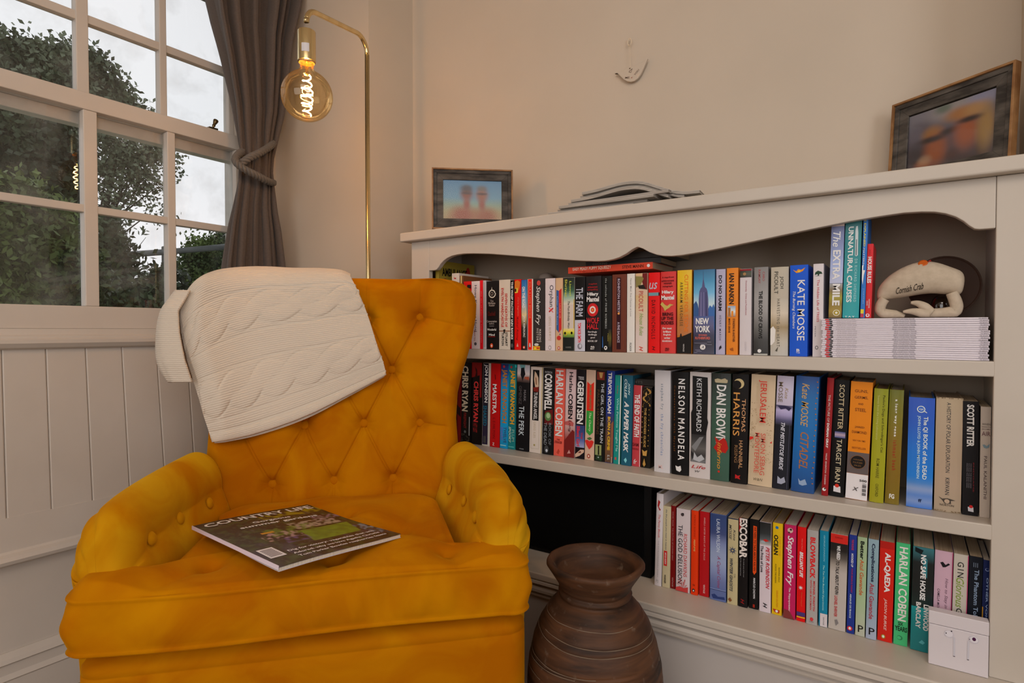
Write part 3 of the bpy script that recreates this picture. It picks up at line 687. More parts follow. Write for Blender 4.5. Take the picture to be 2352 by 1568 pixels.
PAGES = [noisy('page_edges_cream', (.50,.39,.26), (.62,.50,.36), 300, rough=.8, bump=.2, stretch=(1,.02,.02)),
         noisy('page_edges_tan', (.38,.27,.17), (.50,.37,.25), 300, rough=.8, bump=.2, stretch=(1,.02,.02)),
         noisy('page_edges_white', (.62,.55,.46), (.74,.67,.58), 300, rough=.8, bump=.2, stretch=(1,.02,.02))]
def book(x, y, z, w_, h_, col, label, kind='p', lean=0, depth=None, decor=(), pages=None, v_of=None, group=None, cover_k=1.0):
    hard = kind == 'h'
    d_ = depth or (.155 if hard else .127)
    root = empty('hardback_book' if hard else 'paperback_book', (x, y, z), (0, lean, 0), label=label, cat='book', group=group)
    bul = .0018 if hard else .0008
    bul = min(bul, w_*.16)
    cv = mat(col, rough=.42, spec=.22, k=cover_k)
    t = .0024 if hard else .0007
    t = min(t, w_*.2)
    if lean > 0: px0 = -w_          # leaning right: pivots about its right lower corner
    else: px0 = 0
    ox = -w_ if lean > 0 else 0
    root.location.x += w_ if lean > 0 else 0
    # cover: rounded spine and two boards, as one folded shell
    n = 8; outl = [(ox+w_*i/n, -bul*(1-(2*i/n-1)**2)) for i in range(n+1)]
    outl += [(ox+w_, d_), (ox+w_-t, d_)]+[(ox+t+(w_-2*t)*(1-i/n), t+.0004) for i in range(n+1)]+[(ox+t, d_), (ox, d_)]
    MB().prism(outl, 0, h_, 'z').build('cover', cv, root, bevel=0)
    g = .003 if hard else .0003
    pg = pages if pages is not None else random.choice([0, 0, 1, 2])
    MB().box(ox+t, ox+w_-t, t+.0006, d_-(.004 if hard else .0003), g, h_-g).build('page_block', PAGES[pg], root)
    s = Spine(w_, h_, bul)
    if decor:
        for dd in decor:
            k = dd[0]
            if k == 'T': _, body, u0, u1, y0, y1, c = dd[:7]; s.text(body, u0, u1, v_of(y0), v_of(y1), c, dd[7] if len(dd) > 7 else '')
            elif k == 'R': _, u0, y0, u1, y1, c = dd; s.grid('spine_panel', c, u0, v_of(y0), u1, v_of(y1))
            elif k == 'G': _, u0, y0, u1, y1, st = dd; s.grid('spine_print', None, u0, v_of(y0), u1, v_of(y1), [alb(c) for c in st])
            elif k == 'O': s.disc(dd[5] if len(dd) > 5 else dd[4], dd[1], v_of(dd[2]), dd[3], dd[4] if len(dd) > 5 else 1.0)
            elif k == 'P': s.poly(dd[2], [(u, v_of(y_)) for u, y_ in dd[1]])
        # move decor to the spine origin
        hold = root
        s.ox = ox
        for (kd, c), (mb, cc) in s.parts.items(): mb.v = [(p[0]+ox, p[1], p[2]) for p in mb.v]
        s.build(hold)
    return root
used_x = {}
def row(ox, oy, sc, Y, zb, items, default_lean=0.0, rowid=0, depth_jit=.003):
    for it in items:
        xl, xr, yt, yb, col, kind, label = it[:7]; dec = it[7] if len(it) > 7 else (); opt = it[8] if len(it) > 8 else {}
        lean = opt.get('lean', default_lean); Yb = Y+opt.get('dy', random.uniform(-depth_jit, depth_jit)); z0 = opt.get('z', zb)
        pxl, pxr = ox+xl/sc, ox+xr/sc; pyt, pyb = oy+yt/sc, oy+yb/sc
        a = onY(pxl, pyb, Yb); b_ = onY(pxr, pyb, Yb); top = onY(pxl+lean*(pyb-pyt), pyt, Yb)
        x0 = a.x; w_ = b_.x-a.x-.0006
        last = used_x.get(rowid, -9)
        if x0 < last+.0004 and last-x0 < .02 and 'z' not in opt: w_ -= (last+.0004-x0); x0 = last+.0004
        w_ = min(w_, .1275-x0-max(0, lean)*.15)
        used_x[rowid] = x0+w_
        h_ = (opt['h'] if 'h' in opt else top.z-z0)/math.cos(lean)
        book(x0, Yb, z0+.0003, w_, h_, col, label, kind, math.atan(lean), decor=dec, v_of=lambda y_, yt=yt, yb=yb: min(.998, max(.002, (y_-yt)/(yb-yt))), depth=opt.get('depth'), pages=opt.get('pages'), cover_k=opt.get('k', 1.0))
W = 'c8b8ac'; K = '16120f'
# ------------------------------------------------------------------ books on the top shelf
Z1, Z2, Z3 = .943, .647, .370
row(1040, 590, 5.113, 1.385, Z1, [
 (-200,-160,30,1070,'8a7428','p','tall yellow book reading AMBULANCE, at the far left of the top shelf',(),{'h':.272,'depth':.18,'dy':.003}),
 (-8,78,195,1070,'b8a898','p','tall white-spined book just above the armchair corner on the top shelf',(('T','J',.3,.6,230,262,'8a2020'),),{'depth':.15}),
 (80,126,222,1070,'6a4022','p','brown book with a gilt spine edge beside the tall white-spined book',(('R',.35,225,.62,1060,'e0b070'),),{'depth':.145,'dy':.002}),
 (130,218,290,1062,'c01410','p','bright red paperback half hidden behind the armchair wing on the top shelf',(('P',((.5,330),(1,330),(1,375),(.5,360)),K),)),
 (222,318,288,1068,'c4b2aa','p','white paperback with thin dark script, right of the half-hidden red one',
   (('T','Howe Kerouac Hotel',.38,.68,335,870,'302a34',''),('T','MARTIN',.3,.5,855,975,'8a5048'),('O',.5,1010,.16,'4a4040'))),
 (320,356,275,1072,'c81018','p','slim red paperback with faint lettering, left of the slim grey one',(('T','the art of hearing heartbeats',.25,.75,400,1000,'e06058'),)),
 (357,392,278,1072,'a8a09c','p','slim grey-white paperback squeezed against the black book with a skull-like medallion',(('R',.3,300,.7,1050,'8c8684'),)),
 (398,538,288,1075,'14100e','p','thick black paperback with a white oval medallion near the top of its spine',
   tuple(('O',.5+.26*math.cos(a),435+42*math.sin(a),.045,'c8b8a4') for a in np.linspace(0,6.28,17)[:-1])+(('O',.5,435,.12,'8a7a6a'),('O',.5,435,.08,'14100e'),('P',((.46,395),(.54,395),(.5,355)),'c8b8a4'),
    ('T','The',.36,.64,505,530,'8a7c70','h'),('T','Maltese',.2,.8,530,555,'8a7c70','hb'),('T','Reader',.26,.76,557,580,'8a7c70','hb'),
    ('T','Dashiell',.2,.8,640,690,'4a1512','hb'),('T','Conversation',.08,.92,740,765,'a89a8c','h'),('T','before',.3,.7,770,788,'a89a8c','h'),('T','Wonderful',.12,.88,835,860,'c8bcae','hb'),('T','Mind',.26,.76,895,920,'c8bcae','hb'),('R',.2,928,.8,934,'8a1a14'),('R',.3,805,.7,810,'8a8078'),('O',.5,1033,.12,1.3,'c84a28'),('O',.5,1035,.05,1.3,'d8ccc0'))),
 (545,676,272,1080,'b8a894','p','cream paperback with red lettering reading SEVEN DEATHS',
   (('R',0,860,1,872,'7a5038'),('R',0,720,1,723,'9a7860'),('R',0,640,1,643,'9a7860'),('T','SEVEN DEATHS OF',.56,.76,430,820,'a8241c','b'),('T','EVELYN HARDCASTLE',.22,.44,368,822,'a8241c','b'),('T','STUART',.58,.78,880,1040,'1c1814','b'),('T','TURTON',.26,.46,880,1035,'1c1814','b'),('P',((.4,850),(.6,845),(.55,890),(.45,890)),'1c1814'))),
 (679,719,276,1078,'0e0c0c','p','slim black paperback with white capitals reading THE WASP FACTORY',
   (('T','THE WASP FACTORY IAIN BANKS',.22,.8,292,960,'d8d0c8','B'),('O',.5,1030,.34,1.6,'4a4644'))),
 (722,805,266,1086,'c00c08','p','red paperback with an orange flame at the top of its spine',
   (('P',((.08,290),(.5,275),(.9,300),(.75,380),(.35,430),(.05,400)),'b86018'),('P',((.1,370),(.5,365),(.55,420),(.1,425)),'e8a838'),('P',((.08,375),(.3,372),(.34,410),(.08,412)),'2a0c04'),('T','Cara Ingram',.45,.72,475,690,'d86048','i'),('T','Rebel Rising',.3,.6,700,980,'6a0c08','i'),('P',((.35,1050),(.65,1050),(.5,1005)),'d88878'))),
 (808,872,270,1088,'14283a','p','paperback reading ON THE ROAD, blue above and dark below',
   (('G',0,270,1,1088,('10508a','3878a0','7a96a0','c0a878','2a241c','171310','120e0c')),('T','ON THE ROAD',.15,.68,350,600,'d8d4cc','B'),('T','JACK KEROUAC',.25,.72,685,940,'c8bcb0','b'),('O',.5,1057,.22,1.1,'c04020'),('O',.5,1058,.1,1.2,'e0d0c0'))),
 (875,942,262,1092,'d0b8a8','p','orange-red paperback with pale edges, beside the brown book reading Stephen on the top shelf',
   (('R',.14,264,.86,1088,'c81808'),('T','ZOLA A LOVE EPISODE',.36,.64,290,720,'e87850'),('P',((.38,1055),(.62,1055),(.58,1015),(.5,1005),(.42,1015)),'e8dcd0'),('P',((.3,1060),(.4,1062),(.4,1015)),'20140e'))),
 (944,1080,258,1096,'2c2624','p','dark brown paperback with large wobbly white script near the left of the top shelf',
   (('O',.5,310,.16,1.2,'a83830'),('T','Stephen Fry',.2,.66,350,800,'c8bcb2','i'),('T','MAKING',.55,.72,850,1000,'c0b4aa','w'),('T','HISTORY',.32,.5,840,1005,'c0b4aa','w'),('G',.0,1048,.62,1094,('e0a010','c84010','e8b020')),('O',.32,1030,.2,.5,'b0aca0'),('O',.2,1075,.08,'f0c020'),('O',.45,1072,.07,'a02808'))),
 (1086,1204,256,1100,'c0b0ac','p','pale grey-white paperback whose title ends in a large red X',
   (('T','Orphan',.34,.84,335,590,'3a3438',''),('P',((.36,640),(.44,655),(.84,610),(.78,598)),'a82020'),('P',((.36,600),(.44,595),(.84,650),(.78,656)),'c85048'),('T','GREGG HURWITZ',.38,.62,700,985,'a08868','w'),('O',.5,1066,.14,1.3,'6a6260'),('O',.5,1066,.10,1.3,'c0b0ac'))),
 (1208,1292,250,1100,'b89470','p','tan paperback with a blue and red ribbon on its spine and an apple below',
   (('P',((.12,388),(.48,400),(.48,890),(.12,850)),'2c4c78'),('P',((.48,400),(.86,372),(.86,850),(.48,890)),'b02420'),('T','LAURIE LEE',.58,.74,550,720,'d07868'),('T','Cider with Rosie',.2,.36,460,800,'7a90b0'),('O',.5,950,.3,.95,'a82824'),('P',((.5,912),(.7,898),(.78,912)),'20406a'),('O',.5,1068,.18,1.2,'a03020'),('O',.5,1068,.09,1.3,'e0cbb8'))),
 (1298,1430,245,1104,'b8a898','p','paperback shading from dark green to cream with a lawn picture at its foot',
   (('G',0,245,1,560,('0e1410','1c2a1c','2c5038','88a088','c4b4a0')),('R',.93,500,1,960,'a88820'),('T','Lionel',.56,.74,290,460,'a8b040'),('T','Shriver',.16,.36,265,480,'b8b040'),('T','The Post-Birthday World',.36,.6,520,860,'2a2620','i'),('G',0,840,1,960,('c8b480','c8b828','688a30','30481c')),('O',.18,895,.09,1.2,'0c0c08'),('O',.78,893,.09,1.2,'0c0c08'),('P',((.2,915),(.36,905),(.3,925)),'d88018'),('R',0,945,1,1100,'141a16'),('T','HARPER',.25,.75,1052,1070,'6a6a60','h'))),
 (1434,1556,240,1108,'0d0b0b','p','black paperback with a white foot, large letters reading THE FARM',
   (('T','THE FARM',.12,.8,365,700,'9a9aa0','b'),('R',0,742,1,1106,'a8a4a8'),('T','TOM ROB SMITH',.3,.62,775,1005,'d01c24','B'),('O',.5,1050,.22,1.2,'6a6468'),('O',.55,1045,.12,1.4,'a8a4a8'))),
 (1562,1744,232,1112,'191516','h','black hardback with a red and white rose, reading WOLF HALL',
   (('T','A magnificent',.2,.75,312,335,'8a1c1c','hb'),('T','achievement',.14,.78,345,370,'8a1c1c','hb'),('T','compelling',.12,.8,378,402,'8a1c1c','hb'),('T','Hilary',.12,.84,420,470,'c8c0ba','hB'),('T','Mantel',.08,.88,472,530,'c8c0ba','hB'),
    ('O',.48,625,.36,1.1,'a81c20'),)+tuple(('O',.48+.24*math.cos(a),625+45*math.sin(a),.10,'b8241c') for a in np.linspace(0,6.28,6)[:-1])+(('O',.48,625,.2,1.1,'c8b8ac'),('O',.48,625,.12,1.1,'c03028'),('O',.48,625,.05,'b0a030'),
    ('T','WOLF',.08,.9,715,785,'a02024','hB'),('T','HALL',.12,.86,790,850,'a02024','hB'),('T','Startlingly',.18,.78,872,895,'b8b0aa','hb'),('T','thrillingly',.2,.78,905,928,'b8b0aa','hb'),('T','good',.36,.64,938,962,'b8b0aa','hb'),('T','BOOK OF',.18,.8,978,1000,'b8b0aa','hb'),('T','4th',.36,.62,1045,1065,'c0b8b0','hb'),('T','EST',.36,.62,1070,1088,'c0b8b0','hb')),{'depth':.14}),
 (1750,1868,228,1114,'0f0f0d','p','black-green paperback with small spaced white letters, mentioning PRIME NUMBERS',
   (('T','the solitude of PRIME NUMBERS',.34,.52,255,840,'9a9a92','w'),('T','Paolo',.6,.72,900,990,'8a7a30'),('P',((.05,940),(.12,930),(.16,1060),(.05,1070)),'2c5080'),('G',.7,850,1,1060,('0f0f0d','4a4410','0f0f0d')),('O',.42,1068,.16,1.2,'c8c0b8'),('O',.42,1066,.07,1.2,'0f0f0d'))),
 (1872,2040,210,1116,'5c2c1e','p','brown paperback with a dark maroon title strip down the middle of its spine',
   (('R',.32,248,.62,1082,'2a0c12'),('T','ROHINTON MISTRY',.38,.55,262,655,'a09098','b'),('O',.47,665,.08,'c08040'),('T','A FINE BALANCE',.38,.55,765,1005,'a09098','b'),('R',.08,260,.1,1080,'7a3c24'),('R',.8,260,.82,1080,'7a3c24'))),
 (2045,2138,200,1122,'c4bcb0','p','white paperback with tiny grey title, left of the cream one with green script',
   (('T','Never Mind  Five Chances at Love',.42,.6,255,700,'706a64'),('T','PICADOR',.36,.62,1010,1108,'3a3634'))),
 (2146,2285,196,1124,'b89c80','p','cream paperback with a painted figure at the top and green handwriting',
   (('G',0,450,1,1120,('b89868','bca488','c0aca0','c0aca0')),('P',((0,196),(.55,196),(.6,230),(0,225)),'b8946c'),('P',((.6,196),(1,196),(1,390),(.75,380),(.55,290)),'5c1816'),('P',((0,230),(.55,235),(.7,260),(.4,340),(.05,360)),'746838'),('P',((.2,340),(.7,330),(.9,385),(.3,375)),'1c1410'),('T','PICOULT',.28,.66,405,645,'a04038'),('T','House Rules',.35,.68,665,925,'7a8c48','i'),('T','H',.34,.66,1050,1105,'b03828','bi'))),
])
row(1480, 590, 5.113, 1.385, Z1, [
 (48,180,188,1130,'c40c0c','p','red paperback with a large pale two-letter title and a short grey bar',
   (('T','us',.06,.8,305,382,'9a98a0','hi'),('R',0,422,.9,460,'5c7c80'),('R',.9,422,1,460,'140404'),('T','DAVID NICHOLLS',.28,.62,510,965,'3a0808','w'),('T','H',.35,.62,1050,1100,'2a0606','i'))),
 (190,372,178,1132,'b8322e','h','salmon-red hardback reading BRING UP THE BODIES with a golden bird',
   (('T','A magnificent',.1,.88,235,258,'4a0c0c','hb'),('T','achievement',.06,.88,272,296,'4a0c0c','hb'),('T','WINNER',.2,.74,305,328,'4a0c0c','hb'),('T','telegraph',.14,.8,340,364,'4a0c0c','hb'),('T','Hilary',.1,.86,398,445,'d8ccc4','hB'),('T','Mantel',.06,.9,455,508,'d8ccc4','hB'),
    ('P',((.0,560),(.12,530),(.3,565),(.45,580),(.62,555),(.88,570),(.7,578),(.6,600),(.4,620),(.3,640),(.22,605)),'a89048'),
    ('T','BRING',.14,.84,655,695,'3a0a0c','hB'),('T','UP THE',.06,.86,705,745,'3a0a0c','hB'),('T','BODIES',.06,.88,755,797,'3a0a0c','hB'),('T','Our most',.14,.76,828,852,'d8ccc4','hb'),('T','brilliant',.2,.72,868,892,'d8ccc4','hb'),('T','English',.22,.7,905,930,'d8ccc4','hb'),('T','writer',.26,.68,942,965,'d8ccc4','hb'),('T','GUARDIAN',.14,.78,980,1000,'d8ccc4','hb'),('T','4th',.34,.6,1066,1086,'200606','hb'),('T','EST',.34,.6,1088,1106,'200606','hb')),{'depth':.14}),
 (384,556,160,1134,'a86018','p','yellow and brown paperback with a dark hillside at its foot, mentioning STONE',
   (('G',0,160,1,920,('c89c08','c8a000','b88018','a86020','a06030')),('P',((0,945),(.3,935),(.6,915),(1,885),(1,1132),(0,1132)),'161210'),('P',((.2,940),(.35,940),(.3,900),(.24,900)),'161210'),('T','CUTTING FOR STONE',.5,.76,215,885,'c86010',''),('T','ABRAHAM VERGHESE',.2,.4,300,810,'403820','w'),('T','VINTAGE',.42,.52,1020,1110,'b0a8a0')),{'depth':.13}),
 (576,826,155,1144,'24405e','p','thick paperback with a grey skyscraper against blue sky reading NEW YORK',
   (('G',0,155,1,700,('245878','347898','5c98b4','a8b8bc','6c90a8')),('P',((0,560),(.12,520),(.2,560),(.25,620),(.3,640),(.3,860),(0,860)),'2c4870'),('P',((.7,620),(.78,575),(.88,600),(.95,560),(1,600),(1,860),(.7,860)),'34588a'),
    ('P',((.24,720),(.25,500),(.28,410),(.34,375),(.4,360),(.43,300),(.455,265),(.46,165),(.475,265),(.50,300),(.54,360),(.62,380),(.66,410),(.7,500),(.72,720)),'4a4868'),('P',((.34,700),(.35,420),(.38,420),(.385,700)),'6a6484'),('P',((.48,700),(.475,420),(.505,420),(.52,700)),'6a6484'),('P',((.6,700),(.58,420),(.61,420),(.65,700)),'34304c'),
    ('G',0,700,1,1142,('3a4a78','4a4868','2c2a40','24222c','3a3848')),('T','NEW',.12,.74,722,795,'d8d0cc','hB'),('T','YORK',.08,.8,812,890,'d8d0cc','hB'),('T','EDWARD',.26,.66,912,932,'b85848','hb'),('T','RUTHERFURD',.1,.8,942,972,'b85848','hb'),('O',.46,1062,.13,'d0c8c4'),('T','A',.4,.52,1045,1078,'302c3c','hi'))+tuple(('R',random.uniform(0,.9),y_,random.uniform(.05,.1)+.9*random.random(),y_+3,'8a8694') for y_ in (1000,1015,1030,1095,1110,1125)),{'depth':.13}),
 (838,948,148,1148,'9c94a4','p','lavender-grey paperback reading DO NO HARM',
   (('T','DO NO HARM',.28,.64,220,635,'15131a','B'),('T','HENRY MARSH',.36,.6,690,980,'4a4454','w'),('P',((.4,1060),(.6,1040),(.66,1070),(.5,1085),(.36,1100)),'1c1820'))),
 (962,1098,135,1154,'d8701c','p','orange paperback with thick dark capitals and a small city picture, on the top shelf',
   (('T','IAN RANKIN',.22,.66,198,560,'1c1410','B'),('G',.1,580,.8,710,('7c8ca0','c0c4c8','8a6040')),('R',.14,600,.36,700,'8a5a30'),('R',.44,640,.6,705,'c87018'),('T','STANDING IN ANOTHER',.56,.76,728,1005,'4a2410','b'),('T',"MAN'S GRAVE",.18,.36,728,895,'4a2410','b'),('P',((.3,1085),(.6,1070),(.66,1110),(.4,1105)),'8a4410'))),
 (1118,1254,145,1158,'b8aca8','p','white paperback with a red band and a dark portrait atop its spine',
   (('R',0,145,1,168,'74181c'),('G',0,168,1,245,('1a2418','3a3c24','14100c')),('O',.4,205,.14,1.0,'8a6840'),('T','Dostoevsky  Crime and Punishment',.46,.62,285,690,'8a3c48'),('T','OXFORD',.46,.62,1000,1110,'a89c98')),{'pages':1}),
 (1284,1450,125,1160,'6a6460','p','grey paperback with large black capitals reading THE BLOOD OF CROWS',
   (('G',0,125,1,1158,('6c6660','76706a','86807a','807a74','5a5650','2c2a26','1a1816')),('T','CARO',.6,.76,180,290,'8a3434'),('T','RAMSAY',.3,.46,155,315,'8a3434'),('T','THE BLOOD OF CROWS',.34,.62,405,965,'14120f','B'),('O',.42,1108,.14,'c0bcb4'),('R',0,1140,1,1158,'9a9488'))),
 (1480,1690,125,1168,'a49884','h','wide beige-grey hardback with a handwritten HEART title',
   (('G',0,500,1,1166,('a49884','b8a890','8a7450','a89c88','a49c90')),('P',((0,850),(.15,820),(.3,860),(.25,1000),(.1,1040),(0,1045)),'c4b8ac'),('T','JODI',.5,.72,235,380,'3c382e'),('T','PICOULT',.2,.42,178,440,'3c382e'),('T','HARVESTING the HEART',.36,.54,500,1060,'5a5244','w'),('P',((.28,1110),(.45,1060),(.4,1120)),'4a4438')),{'depth':.14}),
 (1704,1916,102,1176,'1248a8','p','wide bright blue paperback with a flame ornament and large white lettering',
   (('P',((.15,155),(.35,175),(.45,150),(.62,160),(.85,135),(.72,175),(.55,190),(.35,195)),'c07818'),('P',((.4,170),(.62,165),(.5,190)),'e8a030'),('T','KATE MOSSE',.42,.84,280,990,'d0ccd8',''),('T','The Burning Chambers',.12,.32,410,850,'b8b8d0','i'),('T','B',.4,.58,1088,1120,'c0c0d8','hb'),('T','TOR',.38,.6,1125,1142,'c0c0d8','h')),{'depth':.14}),
 (1975,2098,85,1172,'bcb0ac','p','white paperback with a small tree and red title reading Hidden Life of TREES',
   (('P',((.15,215),(.2,185),(.45,165),(.8,180),(.9,205),(.6,205),(.55,225),(.85,228),(.1,228),(.45,222),(.42,205)),'1c3420'),('T','The Hidden Life of TREES',.38,.62,270,765,'a02830'),('T','PETER',.2,.3,815,945,'6a6260'),('O',.4,1065,.16,1.3,'5a5452'),('O',.4,1065,.09,1.4,'bcb0ac'))),
])
# books standing on the magazine stack
ZM = 1.0235
row(1870, 520, 7.127, 1.386, ZM, [
 (235,452,60,1508,'4a4e6a','p','paperback reading EXTRA MILE, blue-grey above and mossy below, on the magazine stack',
   (('G',0,175,1,1000,('565a78','6c7494','8c96b4','a0a0b0')),('R',0,60,1,175,'b09a90'),('T','JJps',.45,.8,75,150,'2a2420','hi'),('G',0,1005,1,1506,('8a8884','6a5430','8a7c18','786018','8a7020','5a4414')),('T','The',.15,.72,250,470,'c0bcc8','i'),('T','EXTRA',.2,.78,520,945,'d0ccd0','b'),('T','MILE',.25,.82,1010,1325,'d8d4d0','B'),('O',.6,1430,.27,'c8c0a8'),('O',.6,1430,.22,'8a7420'),('O',.6,1430,.1,'c8c0a8')),{'h':.205}),
 (462,735,20,1508,'087070','p','teal paperback reading UNNATURAL CAUSES with a scalpel picture, on the magazine stack',
   (('G',0,20,1,1506,('0c4c4c','046464','077474','0a8080','078080')),('T','UNNATURAL CAUSES',.2,.52,240,1290,'c8c8c4','b'),('P',((.66,240),(.76,235),(.8,330),(.82,640),(.72,655),(.64,640),(.62,300)),'a8aca8'),('P',((.68,420),(.74,420),(.75,640),(.68,640)),'5c6464'),('T','DR RICHARD SHEPHERD',.64,.8,690,1285,'8cb0ac','w'),('T','T A Y',.15,.75,1480,1500,'c8c8c4','hb')),{'h':.218,'depth':.14}),
 (752,832,20,1508,'2c62a0','p','slim blue paperback with yellow lettering between the teal and the red books',
   (('T','LIFE EXPLAINED',.2,.62,40,500,'b8a830','b'),('T','MATTERS',.15,.5,520,745,'c0c8d8'),('P',((.05,770),(.4,745),(.3,830),(.75,835),(.5,900),(.3,1040),(.1,960)),'d0ccd0'),('T','J HAYNES',.3,.7,1090,1310,'7090c0'),('R',.05,1385,.75,1445,'c0a828'),('R',.05,1450,.75,1500,'a03038')),{'h':.212}),
 (834,935,292,1508,'b82428','p','red paperback reading HOUSE RULES beside the stuffed crab',
   (('T','HOUSE RULES',.12,.82,505,935,'d8ccc8','B'),('T','JODI',.3,.55,385,470,'7a1014'),('T','VINTAGE',.5,.7,1195,1345,'d8ccc8'),('T','CRIME',.15,.35,1225,1305,'d8ccc8'),('O',.4,1465,.34,'d8ccc8'),('O',.42,1462,.16,1.3,'b82428')),{'depth':.12}),
], default_lean=.020, rowid=1)
